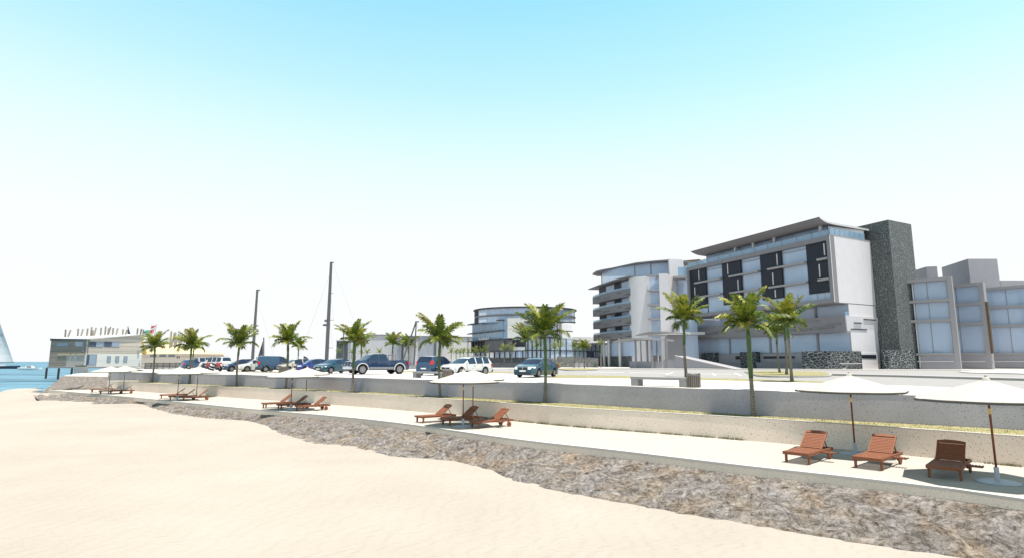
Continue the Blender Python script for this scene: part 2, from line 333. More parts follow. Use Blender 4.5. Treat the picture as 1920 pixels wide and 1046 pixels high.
def strip(name, A, za, B, zb, m, kind='structure', dz=0):
    """surface between two curves of different point counts"""
    n = 140; mb = MB()
    def even(P):
        L = [0]
        for a, b in zip(P, P[1:]): L.append(L[-1] + (b - a).length)
        out = []; j = 0
        for i in range(n + 1):
            d = L[-1] * i / n
            while j < len(P) - 2 and L[j + 1] < d: j += 1
            t = (d - L[j]) / max(1e-6, L[j + 1] - L[j]); out.append(P[j].lerp(P[j + 1], min(1, t)))
        return out
    a, b = even(A), even(B)
    vs = [(p.x, p.y, za) for p in a] + [(p.x, p.y, zb) for p in b]
    mb.add(vs, [(i, i + 1, n + 2 + i, n + 1 + i) for i in range(n)])
    return tag(mb.build(name, m, rec=False), kind=kind)
def wall_along(name, P, z0, z1, th, m, label, cat='wall', cap=None, capw=.3, caph=.05):
    """retaining wall whose seaward face follows P; coping is a part of its own"""
    B = offset(P, -th); mb = MB(); n = len(P)
    for i in range(n - 1):
        a, b, c, d = P[i], P[i + 1], B[i + 1], B[i]
        mb.add([(a.x, a.y, z0), (b.x, b.y, z0), (b.x, b.y, z1), (a.x, a.y, z1)], [(0, 1, 2, 3)])
        mb.add([(a.x, a.y, z1), (b.x, b.y, z1), (c.x, c.y, z1), (d.x, d.y, z1)], [(0, 1, 2, 3)])
        mb.add([(d.x, d.y, z0), (c.x, c.y, z0), (c.x, c.y, z1), (d.x, d.y, z1)], [(0, 1, 2, 3)])
    for i in (0, n - 1):
        a, d = P[i], B[i]; mb.face([(a.x, a.y, z0), (d.x, d.y, z0), (d.x, d.y, z1), (a.x, a.y, z1)])
    o = tag(mb.build(name, m, rec=False), label, cat)
    if cap:
        Q, S = offset(P, .012), offset(P, -capw); mc = MB()
        for i in range(n - 1):
            q = [Q[i], Q[i + 1], S[i + 1], S[i]]
            mc.add([(p.x, p.y, z1 + .004) for p in q] + [(p.x, p.y, z1 + caph) for p in q], [(4, 5, 6, 7), (0, 1, 5, 4), (2, 3, 7, 6)])
        mc.build('coping', cap, o, rec=False)
    return o

# sea
tag(MB().face([(-9000, -200, SEA), (9000, -200, SEA), (9000, 14000, SEA), (-9000, 14000, SEA)]).build('sea', 'sea_water', rec=False), kind='structure')

# terrace with its kerb
strip('terrace', offset(K, -.34), T0, LW, T0, 'terrace_paving')
kw = wall_along('terrace_kerb', K, T0 - .26, T0 + .012, .34, 'kerb_concrete', 'long low pale concrete kerb edging the sunbathing terrace above the rock slope', 'kerb')
mc = MB(); Q, S = offset(K, .015), offset(K, -.17)
for i in range(len(K) - 1):
    q = [Q[i], Q[i + 1], S[i + 1], S[i]]
    mc.add([(p.x, p.y, T0 - .02) for p in q] + [(p.x, p.y, T0 + .045) for p in q], [(4, 5, 6, 7), (0, 1, 5, 4), (2, 3, 7, 6)])
mc.build('coping', 'kerb_white', kw, rec=False)
wall_along('retaining_wall', LW, T0 - .3, LEDGE, .3, 'beige_concrete', 'speckled beige concrete retaining wall directly behind the sun loungers', cap='kerb_white', capw=.13, caph=.03)
wall_along('retaining_wall', UW, LEDGE - .3, PROM - .004, .4, 'shaded_concrete', 'speckled concrete retaining wall toned grey for shade, below the white promenade, upper of two', cap='kerb_white', capw=.3, caph=.008)
strip('planting_ledge', offset(LW, -.2), LEDGE - .03, offset(UW, .02), LEDGE - .03, 'dry_grass')

def blades(name, A, B, z, n, h=(.04, .12), wid=.012):
    mb = MB(); rnd = random.Random(5)
    for _ in range(n):
        i = rnd.randrange(len(A) - 1); t = rnd.random(); s = rnd.random()
        a = A[i].lerp(A[i + 1], t); j = min(len(B) - 2, int((i + t) / (len(A) - 1) * (len(B) - 1))); b = B[j].lerp(B[j + 1], rnd.random())
        p = a.lerp(b, s); hh = rnd.uniform(*h); an = rnd.uniform(0, pi)
        dx, dy = cos(an) * wid, sin(an) * wid; lx, ly = rnd.uniform(-.04, .04), rnd.uniform(-.04, .04)
        mb.face([(p.x - dx, p.y - dy, z), (p.x + dx, p.y + dy, z), (p.x + lx, p.y + ly, z + hh)])
    return tag(mb.build(name, 'grass_blade', rec=False), kind='stuff')
blades('ledge_grass', offset(LW, -.22)[12:84], offset(UW, .05)[12:84], LEDGE - .03, 7000, (.02, .06))
fr = [p for p in LW if -3 < p.x < 9.5]; blades('grass_tufts', offset(fr, .01), offset(fr, .16), T0, 2600, (.03, .10))
fr = [p for p in LW if 13 < p.x < 18.3]; blades('grass_tufts', offset(fr, .01), offset(fr, .12), T0, 900, (.03, .10))

# rock revetment below the kerb, its foot where the sand meets it
foot_px = [(74, 740, .42), (105, 750, .34), (168, 752.5, .25), (180, 757, .22), (257, 756, .18), (290, 766, .14), (340, 777, .08), (400, 784, .02), (440, 786.4, 0), (480, 791.8, -.03), (548, 819, -.12), (602, 831.6, -.16), (643, 834.6, -.17), (697, 844.6, -.2), (738, 854.6, -.23), (819, 860.9, -.26), (900, 875, -.29), (968, 901, -.32), (1062, 925, -.33), (1240, 956, -.34), (1420, 985, -.35), (1562, 1011, -.35), (1817, 1047, -.35), (1990, 1075, -.35)]
FOOT = [(*gz(x, y, z), z) for x, y, z in foot_px]
ft = [Vector(p) for p in FOOT[::-1]]
ft = [Vector((21, -10.5, -.35)), Vector((17, -4.2, -.35)), Vector((13.4, 3, -.35)), Vector((11.9, 6.5, -.35))] + [p for p in ft if p.y > 8.6]
rv = MB(); top = [p for p in offset(K, -.05)]
def nearest_top(p):
    return min(top, key=lambda q: (q.x - p.x) ** 2 + (q.y - p.y) ** 2)
Lr = []; fine = resample([tuple(p) for p in ft], .22)
seq = []; last = 0
for p in fine:                                             # monotone matching of foot to kerb
    k = min(range(last, min(len(top), last + 14)), key=lambda q: (top[q].x - p.x) ** 2 + (top[q].y - p.y) ** 2)
    last = k; a = top[k]; b = top[min(k + 1, len(top) - 1)]; c = top[max(k - 1, 0)]
    best = None
    for s, e in ((c, a), (a, b)):
        d = e - s; L2 = d.length_squared
        t = 0 if L2 == 0 else max(0, min(1, (p - s).dot(d) / L2)); q = s + d * t
        if best is None or (q - p).length < (best - p).length: best = q
    seq.append(Vector((best.x, best.y, T0 - .2)))
M_ = 18; rows = []
for p, q in zip(fine, seq):
    row = []
    for j in range(M_ + 1):
        t = j / M_ * 1.22; r = q.lerp(Vector((p.x, p.y, p.z)), t)
        if j: r.z = q.z + (p.z - q.z) * (t if t <= 1 else 1 + (t - 1) * 3)
        if 0 < j:
            w = .11 * min(1, (p - q).length / 2)
            r.z += w * (mnoise.fractal(Vector((r.x * 1.9, r.y * 1.9, 3)), .75, 2.1, 6)) * (1 if j < M_ - 2 else .4)
        row.append(r)
    rows.append(row)
vs = [r for row in rows for r in row]; w_ = M_ + 1
rv.add(vs, [(i * w_ + j, (i + 1) * w_ + j, (i + 1) * w_ + j + 1, i * w_ + j + 1) for i in range(len(rows) - 1) for j in range(M_)])
tag(rv.build('rock_slope', 'revetment_rock', smooth=False, rec=False), kind='structure')

# beach
shore = [gz(x, y, SEA) for x, y in ((-60, 741), (0, 735.5), (45, 728.5), (85, 722), (100, 715))]
ctrl = list(FOOT) + [(x, y, SEA + .02) for x, y in shore] + [(x - 7, y + 7, SEA - 1.0) for x, y in shore] + [(x + 5, y - 6, -.1) for x, y in shore]
ctrl += [(0, 3, -.38), (-8, 4, -.36), (-16, 9, -.3), (-8, 13, -.33), (-22, 22, -.2), (-14, 24, -.2), (-30, 34, 0), (-40, 24, -.1), (-52, 40, -.1), (-44, 50, .1), (-38, 42, .1), (6, 6, -.37), (12, 3, -.37), (18, -8, -.36), (8, -9, -.37), (-8, -10, -.36), (-30, -8, -.3), (-64, 45, SEA + .02), (-60, 20, -.3), (-76, 46, SEA - 1), (-40, 5, -.3), (-50, 60, .36), (-52, 66, .1), (-90, 20, SEA - 1)]
def sandz(x, y):
    s = w = 0
    for a, b, c in ctrl:
        d = ((x - a) ** 2 + (y - b) ** 2 + .02) ** -1.6
        s += d * c; w += d
    return s / w + .02 * mnoise.noise(Vector((x * .3, y * .3, 0)))
xs = []; v = -84.0
while v < 26: xs.append(v); v += .5 if v > -14 else .8 if v > -40 else 1.3
ys = []; v = -12
while v < 88: ys.append(v); v += .4 if v < 26 else .7 if v < 45 else 1.1
sb = MB(); nx = len(xs)
sb.v = [Vector((x, y, sandz(x, y))) for y in ys for x in xs]
def landside(x, y):
    kx = interp(sorted((p.y, p.x) for p in K), y)       # kerb x at that y
    return x > kx + .3 if y < 61 else x > -52 + (y - 61) * -.75
sb.f = [(j * nx + i, j * nx + i + 1, (j + 1) * nx + i + 1, (j + 1) * nx + i) for j in range(len(ys) - 1) for i in range(nx - 1) if not landside(xs[i], ys[j])]
sb.m = [0] * len(sb.f)
tag(sb.build('sand_beach', 'sand', smooth=True, rec=False), kind='structure')

# left-hand platform on its own rock apron
ap_top = [(*gz(117.9, 703.9, LEDGE), LEDGE), (*gz(118, 704, LEDGE), LEDGE), (*gz(190, 705, LEDGE), LEDGE), (*gz(262, 705, LEDGE), LEDGE), (*gz(272, 711, LEDGE), LEDGE)]
ap_bot = [(-47.5, 58.2, .42), (*gz(76, 734, .5), .36), (*gz(135, 727, .6), .56), (*gz(203, 727, .62), .6)]
A_ = resample(ap_top, 50); 
def poly_even(P, n):
    P = [Vector(p) for p in P]; L = [0]
    for a, b in zip(P, P[1:]): L.append(L[-1] + (b - a).length)
    out = []; j = 0
    for i in range(n + 1):
        d = L[-1] * i / n
        while j < len(P) - 2 and L[j + 1] < d: j += 1
        out.append(P[j].lerp(P[j + 1], min(1, (d - L[j]) / max(1e-6, L[j + 1] - L[j]))))
    return out
ra, rb = poly_even(ap_top[1:], 60), poly_even(ap_bot[1:], 60); mb = MB(); mrow = 12
for a, b in zip(ra, rb):
    for j in range(mrow + 2):
        r = a.lerp(b, j / mrow) if j <= mrow else b + (b - a).normalized() * .6 + Vector((0, 0, -1.2))
        if 0 < j < mrow: r.z += .22 * mnoise.fractal(Vector((r.x * .9, r.y * .9, 1)), .8, 2.1, 5)
        mb.v.append(r)
mb.f = [(i * (mrow + 2) + j, (i + 1) * (mrow + 2) + j, (i + 1) * (mrow + 2) + j + 1, i * (mrow + 2) + j + 1) for i in range(60) for j in range(mrow + 1)]; mb.m = [0] * len(mb.f)
sk = len(mb.v); q = [ra[0].lerp(rb[0], j / mrow) for j in range(mrow + 1)]
mb.v += [Vector(mb.v[j]) for j in range(mrow + 1)] + [Vector((p.x - 3.2, p.y + 1.6, -1.6)) for p in q]
mb.f += [(sk + j, sk + j + 1, sk + mrow + 2 + j, sk + mrow + 1 + j) for j in range(mrow)]; mb.m += [0] * mrow
tag(mb.build('rock_slope', 'revetment_rock', rec=False), kind='structure')
pf = [(p[0], p[1]) for p in ap_top[1:]] + [(-46, 68.5), (-44, 69), (-53, 92), (-58, 130), (-90, 132), (-78, 104)]
tag(MB().prism(pf, -1.5, LEDGE).build('platform', 'kerb_white'), kind='structure')
tag(bevel(MB().bar((*gz(200, 729, T0), T0 + .45), (*gz(281, 716, 1.3), T0 + .45), .35, .9).build('low_wall', 'kerb_white'), .02), 'short white low wall at the far end of the terrace below the rock apron', 'wall')

# promenade slab with the land behind, road, verges and islands
land = [(p.x, p.y) for p in offset(UW, -.38)] + [(-49, 70.5), (-58, 86), (-60, 92), (-62, 104), (-84, 128), (-84, 158), (-50, 158), (-47, 100), (-34, 102), (-44, 140), (-70, 240), (-70, 700), (900, 700), (900, -60), (60, -60)]
bm = bmesh.new(); vts = [bm.verts.new((x, y, PROM)) for x, y in land]
f = bm.faces.new(vts); ex = bmesh.ops.extrude_face_region(bm, geom=[f]); bmesh.ops.translate(bm, verts=[e for e in ex['geom'] if isinstance(e, bmesh.types.BMVert)], vec=(0, 0, -4))
bmesh.ops.triangulate(bm, faces=[q for q in bm.faces if len(q.verts) > 4]); bmesh.ops.recalc_face_normals(bm, faces=bm.faces)
me = bpy.data.meshes.new('promenade'); bm.to_mesh(me); bm.free(); me.materials.append(MATS['promenade_paving'])
pr = bpy.data.objects.new('promenade', me); COL.objects.link(pr); tag(pr, kind='structure')
G = PROM
road = [gz(1000, 704.5, G), gz(1180, 706, G), gz(1300, 709, G), gz(1500, 716, G), gz(1700, 722, G), gz(1960, 733, G), (60, 5), (110, 40), (92, 80), gz(1900, 693.5, G), gz(1560, 693.2, G), gz(1400, 692.2, G), gz(1130, 690.8, G), gz(1000, 689.5, G), gz(915, 689.8, G), gz(925, 697, G)]
tag(sheet('road', road, G + .004, 'asphalt'), kind='structure')
def verge(name, pts, z=G + .009, m='dry_grass', kind='stuff'):
    return tag(sheet(name, [gz(x, y, G) for x, y in pts], z, m), kind=kind)
verge('verge_grass', [(1025, 707.6), (1045, 702.2), (1130, 703.4), (1182, 704.6), (1300, 707.2), (1420, 710.2), (1545, 714.5), (1540, 717.2), (1420, 713.8), (1300, 711), (1180, 708.6), (1100, 707.8)])
verge('verge_grass', [(735, 695.6), (790, 694.2), (800, 695.6), (748, 698)])
verge('verge_grass', [(900, 697.2), (960, 696.2), (962, 698.2), (905, 699.4)])
verge('verge_grass', [(420, 695.3), (560, 698), (640, 701.6), (560, 699.6), (430, 696.4)])
def island(pts, label, grass=True, h=.12, mk='kerb_dark', face='dry_grass'):
    P = [gz(x, y, G) for x, y in pts]; cx = sum(p[0] for p in P) / len(P); cy = sum(p[1] for p in P) / len(P)
    P = [(p.x, p.y) for p in resample([*P, P[0]], .6)][:-1]
    o = tag(MB().prism(P, G + .002, G + h).build('traffic_island', mk), label, 'traffic island')
    q = [(cx + (x - cx) * .96 + .0, cy + (y - cy) * .94) for x, y in P]
    MB().prism(q, G + h - .02, G + h + .02).build('grass_top' if grass else 'paved_top', face, o); return o
island([(1396, 697.3), (1410, 703), (1430, 706.5), (1480, 707.4), (1545, 706.8), (1560, 703.6), (1545, 699), (1500, 697.5), (1440, 696.7)], 'kerbed traffic island of dry yellow grass carrying three palms')
island([(1046, 692.0), (1060, 694.4), (1085, 694.6), (1115, 693.8), (1119, 691.6), (1090, 690.8), (1060, 690.9)], 'small kerbed grass island in the road near the round wing')
island([(1797, 696.6), (1815, 699), (1870, 700.2), (1960, 701.6), (1960, 696.4), (1850, 695.6)], 'white paved kerb island by the terrace apartments at far right', False, .1, 'kerb_white', 'road_line')
island([(1560, 703.5), (1700, 707), (1960, 714.5), (1960, 711.8), (1700, 704.8), (1562, 701.8)], 'long narrow dark kerbed median strip behind the nearest two parasols', False, .13, 'kerb_dark', 'slab_edge')
ml = MB()
for pts in ([(1334, 699.5), (1337, 699.3), (1343, 703.2), (1340, 703.5)], [(1376, 698.8), (1379, 698.6), (1392, 703.4), (1389, 703.8)], [(1248, 701.2), (1262, 697), (1264, 697.2), (1251, 701.4)], [(1180, 697.5), (1250, 698.6), (1250, 698.9), (1180, 697.8)], [(1300, 699.9), (1378, 700.6), (1378, 700.9), (1300, 700.2)], [(1100, 696.5), (1170, 697.3), (1170, 697.6), (1100, 696.8)]):
    ml.face([(*gz(x, y, G), G + .008) for x, y in pts])
tag(ml.build('road_markings', 'road_line', rec=False), kind='structure')
tag(MB().prism([gz(1100, 691.3, G), gz(1400, 692.6, G), gz(1600, 693.6, G), gz(1960, 694.0, G), gz(1960, 693.4, G), gz(1600, 693.0, G), gz(1400, 692.0, G), gz(1100, 690.8, G)], G, G + .13).build('pavement_kerb', 'kerb_white'), 'long pale kerb along the road edge in front of the hotel buildings', 'kerb')

# ------------------------------------------------------------------ sun loungers
def make_lounger(back_deg=38):
    t = thing('sun_lounger', 'x y z w', 'sun lounger', group='wooden sun loungers along the terrace')
    L, W, Z = 1.98, .70, .33
    for s in (-1, 1):
        bevel(MB().box(0.02, L, s * W / 2 - .02, s * W / 2 + .02, Z - .09, Z).build('side_rail', 'teak', t), .008)
        bevel(MB().add([(x, s * (W / 2 - .025) + dy, z) for x, z in ((.10, 0), (.17, 0), (.19, Z - .03), (.10, Z - .03)) for dy in (-.028, .028)],
              [(0, 2, 4, 6), (1, 7, 5, 3), (0, 1, 3, 2), (2, 3, 5, 4), (4, 5, 7, 6), (6, 7, 1, 0)]).build('leg', 'teak', t), .006)
        bevel(MB().box(1.68, 1.75, s * (W / 2 - .05) - .025, s * (W / 2 - .05) + .025, .10, Z - .09).build('leg', 'teak_dark', t), .006)
        M = Matrix.Translation((1.715, s * (W / 2 + .005), .115)) @ Matrix.Rotation(pi / 2, 4, 'X')
        w = MB().lathe([(.02, -.028), (.105, -.028), (.115, -.018), (.115, .018), (.105, .028), (.02, .028)], 18, M).build('wheel', 'teak', t)
        MB().lathe([(.028, -.034), (.028, .034)], 8, M).build('hub', 'teak_dark', w)
    bevel(MB().box(.0, .045, -W / 2 - .02, W / 2 + .02, Z - .085, Z + .006).build('end_rail', 'teak', t), .006); bevel(MB().box(L - .05, L, -W / 2 + .02, W / 2 - .02, Z - .08, Z - .005).build('end_rail', 'teak', t), .006)
    mb = MB(); x = .06
    while x < 1.2: mb.box(x, x + .062, -W / 2 + .022, W / 2 - .022, Z - .03, Z + .004); x += .074
    mb.build('seat_slats', 'teak', t)
    a = radians(back_deg); H = .70; mb = MB(); px, pz = 1.17, Z
    def bk(u, v, w): return (px + u * cos(a) - w * sin(a), v, pz + u * sin(a) + w * cos(a))
    def slab(u0, u1, v0, v1, w0, w1, arch=0):
        vs = [bk(u, v, w) for w in (w0, w1) for u, v in ((u0, v0), (u0, v1), (u1, v1), (u1, v0))]
        mb.add(vs, [(0, 3, 2, 1), (4, 5, 6, 7), (0, 1, 5, 4), (1, 2, 6, 5), (2, 3, 7, 6), (3, 0, 4, 7)])
    hw = W / 2 - .03
    slab(0, H, -hw, -hw + .04, -.02, .022); slab(0, H, hw - .04, hw, -.02, .022)
    u = .03
    while u < H - .05: slab(u, u + .05, -hw + .04, hw - .04, -.008, .012); u += .062
    for i in range(6):                                           # arched top rail
        y0, y1 = -hw + 2 * hw * i / 6, -hw + 2 * hw * (i + 1) / 6
        c0, c1 = .045 * (1 - (y0 / hw) ** 2), .045 * (1 - (y1 / hw) ** 2)
        vs = [bk(uu, v, w) for w in (-.02, .024) for uu, v in ((H - .02, y0), (H - .02, y1), (H + .03 + c1, y1), (H + .03 + c0, y0))]
        mb.add(vs, [(0, 3, 2, 1), (4, 5, 6, 7), (0, 1, 5, 4), (1, 2, 6, 5), (2, 3, 7, 6), (3, 0, 4, 7)])
    mb.build('backrest', 'teak', t)
    mb = MB()
    for s in (-1, 1): mb.bar(bk(.5, s * (hw - .06), -.02), (1.78, s * (hw - .06), Z - .04), .03, .02)
    mb.bar(bk(.5, -hw + .06, -.03), bk(.5, hw - .06, -.03), .03); mb.build('backrest_prop', 'teak_dark', t)
    mb = MB(); yb = -W / 2 - .02
    mb.box(.98, 1.02, yb - .34, yb, Z - .085, Z - .06); mb.box(1.18, 1.22, yb - .34, yb, Z - .085, Z - .06)
    for k in range(5): mb.box(.98, 1.22, yb - .05 - k * .072, yb - .01 - k * .072, Z - .06, Z - .045)
    mb.build('side_tray', 'teak', t)
    return t
proto = make_lounger()
LP = [  # first front-leg pixel, second front-leg pixel, label
 ((1474, 865.5), (1518, 871), 'wooden sun lounger with part-shaded backrest, left of the nearest two parasols'),
 ((1605, 876), (1653.7, 882), 'wooden sun lounger with fully shaded backrest, just right of a parasol pole'),
 ((1744, 894.5), (1801, 901), 'wooden sun lounger with sunlit backrest and shaded seat, rightmost and nearest of all'),
 ((780.5, 790.7), (794.8, 792.5), 'wooden sun lounger under the parasol pair below the white estate car, leftmost of three'),
 ((829, 795.6), (844.5, 797.5), 'shaded wooden sun lounger behind the pole below the white estate car, middle of three'),
 ((883, 800.6), (900.5, 803), 'sunlit wooden sun lounger below the white estate car, rightmost of its three'),
 ((492, 763.9), (499.6, 764.7), 'dark-backed wooden sun lounger below the blue van, leftmost of its three'),
 ((520.4, 766.6), (528, 767.4), 'shaded wooden sun lounger below the royal blue hatchback, middle of its three'),
 ((555, 769.3), (563, 770.6), 'sunlit wooden sun lounger below the royal blue hatchback, rightmost of its three'),
 ((299.8, 746.3), (304.4, 746.8), 'dark-backed wooden sun lounger in the second group from the sea, leftmost of three'),
 ((317, 749.4), (320.6, 750), 'wooden sun lounger in the second group from the sea, middle of three'),
 ((342, 750.1), (345.7, 750.6), 'sunlit wooden sun lounger in the second group from the sea, rightmost of three'),
 ((171, 734.6), (173.6, 735), 'dark-backed wooden sun lounger in the farthest group by the rocks, leftmost of three'),
 ((186.6, 737.6), (189.6, 738.3), 'wooden sun lounger in the farthest group by the rocks, middle of three'),
 ((206, 737.6), (208.4, 738.3), 'sunlit wooden sun lounger in the farthest group by the rocks, rightmost of three')]
for i, (a, b, lab) in enumerate(LP):
    o = proto if i == 0 else copy_tree(proto)
    A = Vector(gz(*a, T0)); B = Vector(gz(*b, T0)); mid = (A + B) / 2
    k = min(range(1, len(K) - 1), key=lambda q: (K[q].x - mid.x) ** 2 + (K[q].y - mid.y) ** 2)
    tg = (K[k - 1] - K[k + 1]).normalized()                      # along the kerb
    d = Vector((-tg.y, tg.x)) if -tg.y + tg.x > 0 else Vector((tg.y, -tg.x))
    if i < 6:
        w = (B - A).normalized(); d2 = Vector((-w.y, w.x)); d = d2 if d2.y > 0 else -d2
        if i > 2: d = (d + Vector((.25, 0))).normalized()
    else: d = Vector((.80, .60)) if i < 9 else Vector((.86, .51))
    o.location = (mid.x - d.x * .13, mid.y - d.y * .13, T0 + .002); o.rotation_euler.z = atan2(d.y, d.x); o['label'] = lab

# ------------------------------------------------------------------ parasols
def make_parasol():
    t = thing('parasol', 'x y z w', 'parasol', group='cream parasols along the terrace')
    MB().lathe([(0, 0), (.46, 0), (.46, .018), (.40, .035), (.075, .06), (0, .06)], 28).build('base_plate', 'base_paint', t, smooth=False)
    MB().lathe([(.055, .05), (.055, .36), (.035, .37)], 12).build('base_sleeve', 'base_paint', t)
    MB().lathe([(.026, .3), (.026, 2.5)], 10).build('pole', 'pole_wood', t, smooth=True)
    mb = MB(); mb.lathe([(.028, 1.66), (.028, 1.80)], 10); mb.box(-.04, .04, -.01, .01, 1.72, 1.74); mb.build('pole_joint', 'brass', t)
    R, zr, za, n = 1.66, 2.03, 2.53, 8
    mb = MB(); rings = 6; seg = 4; m = n * seg
    def pt(k, f, drop=0):
        a = 2 * pi * k / m + pi / 8; c = int(k // seg); t_ = (k % seg) / seg
        a0, a1 = 2 * pi * c / n + pi / 8, 2 * pi * (c + 1) / n + pi / 8
        p = Vector((cos(a0), sin(a0), 0)).lerp(Vector((cos(a1), sin(a1), 0)), t_) * R * f
        sag = .012 * sin(pi * f) + .02 * f * sin(pi * t_)
        p.z = za + (zr - za) * f - sag * .55 - drop
        return p
    vs = []; fs = []
    for r in range(rings + 1):
        vs += [pt(k, .03 + .97 * r / rings) for k in range(m)]
    for r in range(rings): fs += [(r * m + k, r * m + (k + 1) % m, (r + 1) * m + (k + 1) % m, (r + 1) * m + k) for k in range(m)]
    o = len(vs); vs += [v - Vector((0, 0, .012)) for v in vs]
    fs += [tuple(i + o for i in f[::-1]) for f in fs]; fs += [(rings * m + k, rings * m + (k + 1) % m, o + rings * m + (k + 1) % m, o + rings * m + k) for k in range(m)]
    cn = mb.add(vs, fs).build('canopy', 'canvas_cream', t, rec=False)
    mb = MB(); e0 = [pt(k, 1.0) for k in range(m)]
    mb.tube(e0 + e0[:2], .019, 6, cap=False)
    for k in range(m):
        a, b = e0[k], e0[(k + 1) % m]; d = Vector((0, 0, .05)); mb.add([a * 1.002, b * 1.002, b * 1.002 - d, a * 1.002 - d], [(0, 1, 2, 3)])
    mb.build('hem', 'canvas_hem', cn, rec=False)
    MB().lathe([(.10, za - .03), (.07, za + .03), (.03, za + .055), (.03, za + .10), (.012, za + .12)], 12).build('finial', 'canvas_cream', t)
    for k in range(n):
        a = 2 * pi * k / n + pi / 8; e = Vector((cos(a), sin(a), 0))
        p = e * .03 + Vector((0, 0, za - .085)); q = e * R * .97 + Vector((0, 0, zr - .05))
        MB().bar(p, q, .02, .028).build('rib', 'pole_wood', t); MB().bar(e * .03 + Vector((0, 0, 1.98)), p.lerp(q, .5), .016, .02).build('strut', 'pole_wood', t)
    return t
up = make_parasol()
UP = [((1871, 904), 'cream octagonal parasol, rightmost and nearest, cut by the picture edge'),
 ((1604, 851), 'cream octagonal parasol on a wooden pole between the first two sun loungers on the right'),
 ((868, 799), 'cream parasol below the white estate car, nearer one, round base in full view'),
 ((886.5, 785), 'cream parasol below the white estate car, farther of the pair, mostly hidden'),
 ((545, 768), 'cream parasol below the royal blue hatchback, nearer and left one of the pair'),
 ((573, 754), 'cream parasol below the royal blue hatchback, farther and right one of the pair'),
 ((332, 750), 'cream parasol in the second group from the sea, nearer and left one of the pair'),
 ((368, 744), 'cream parasol in the second group from the sea, farther and right one of the pair'),
 ((203, 738), 'cream parasol in the farthest group by the rocks, nearer and left one'),
 ((231, 731), 'cream parasol in the farthest group by the rocks, farther and right one')]
for i, (p, lab) in enumerate(UP):
    o = up if i == 0 else copy_tree(up)
    x, y = gz(*p, T0); o.location = (x, y, T0 + .004); o.rotation_euler.z = [.16, .1, .3, .5, .35, .2, .6, .1, .45, .2][i]; o['label'] = lab

# ------------------------------------------------------------------ benches, litter bins
def bench(p0, p1, label, h=.44):
    a, b = Vector((*gz(*p0, G), 0)), Vector((*gz(*p1, G), 0)); L = (b - a).length; d = (b - a).normalized()
    t = thing('bench', label, 'bench', (a.x, a.y, G + .004), atan2(d.y, d.x), 'concrete benches on the promenade')
    bevel(MB().box(0, L, 0, .55, h - .13, h).build('seat', 'bench_concrete', t), .015)
    for x in (0.0, L - .42): bevel(MB().box(x + .015, x + .405, .02, .53, 0, h - .13).build('leg', 'bench_concrete', t), .012)
    return t
bench((1182, 722), (1288, 725.5), 'grey concrete slab bench on the promenade beside the slatted bin, right one')
bench((773, 707.2), (829, 709), 'grey concrete slab bench on the promenade behind the slate blue minivan')
def litter_bin(px, py, r, h, label):
    x, y = gz(px, py, G)
    t = thing('litter_bin', label, 'litter bin', (x, y, G + .004), 0, 'slatted litter bins on the promenade')
    MB().lathe([(r * .86, .02), (r * .86, h - .03), (r * .7, h - .03), (r * .7, .1)], 20).build('liner', 'steel_grey', t)
    mb = MB(); n = 20
    for k in range(n):
        a = 2 * pi * k / n; c = Vector((cos(a), sin(a), 0)) * r; mb.bar(c + Vector((0, 0, .01)), c + Vector((0, 0, h + (.01 if k % 3 else .02))), r * .22, .03, up=(-c.y, c.x, 0))
    mb.build('slats', 'bin_slat', t)
    MB().lathe([(r * .98, h - .09), (r * 1.06, h - .09), (r * 1.06, h - .05), (r * .98, h - .05)], 24).build('hoop', 'steel_grey', t)
litter_bin(1301, 725.5, .28, .62, 'round wooden slatted litter bin at the end of the right concrete bench')
litter_bin(838.5, 709, .29, .62, 'round wooden slatted litter bin in front of the white estate car')
litter_bin(531, 702, .36, .75, 'round wooden slatted litter bin in front of the cream car, left one')

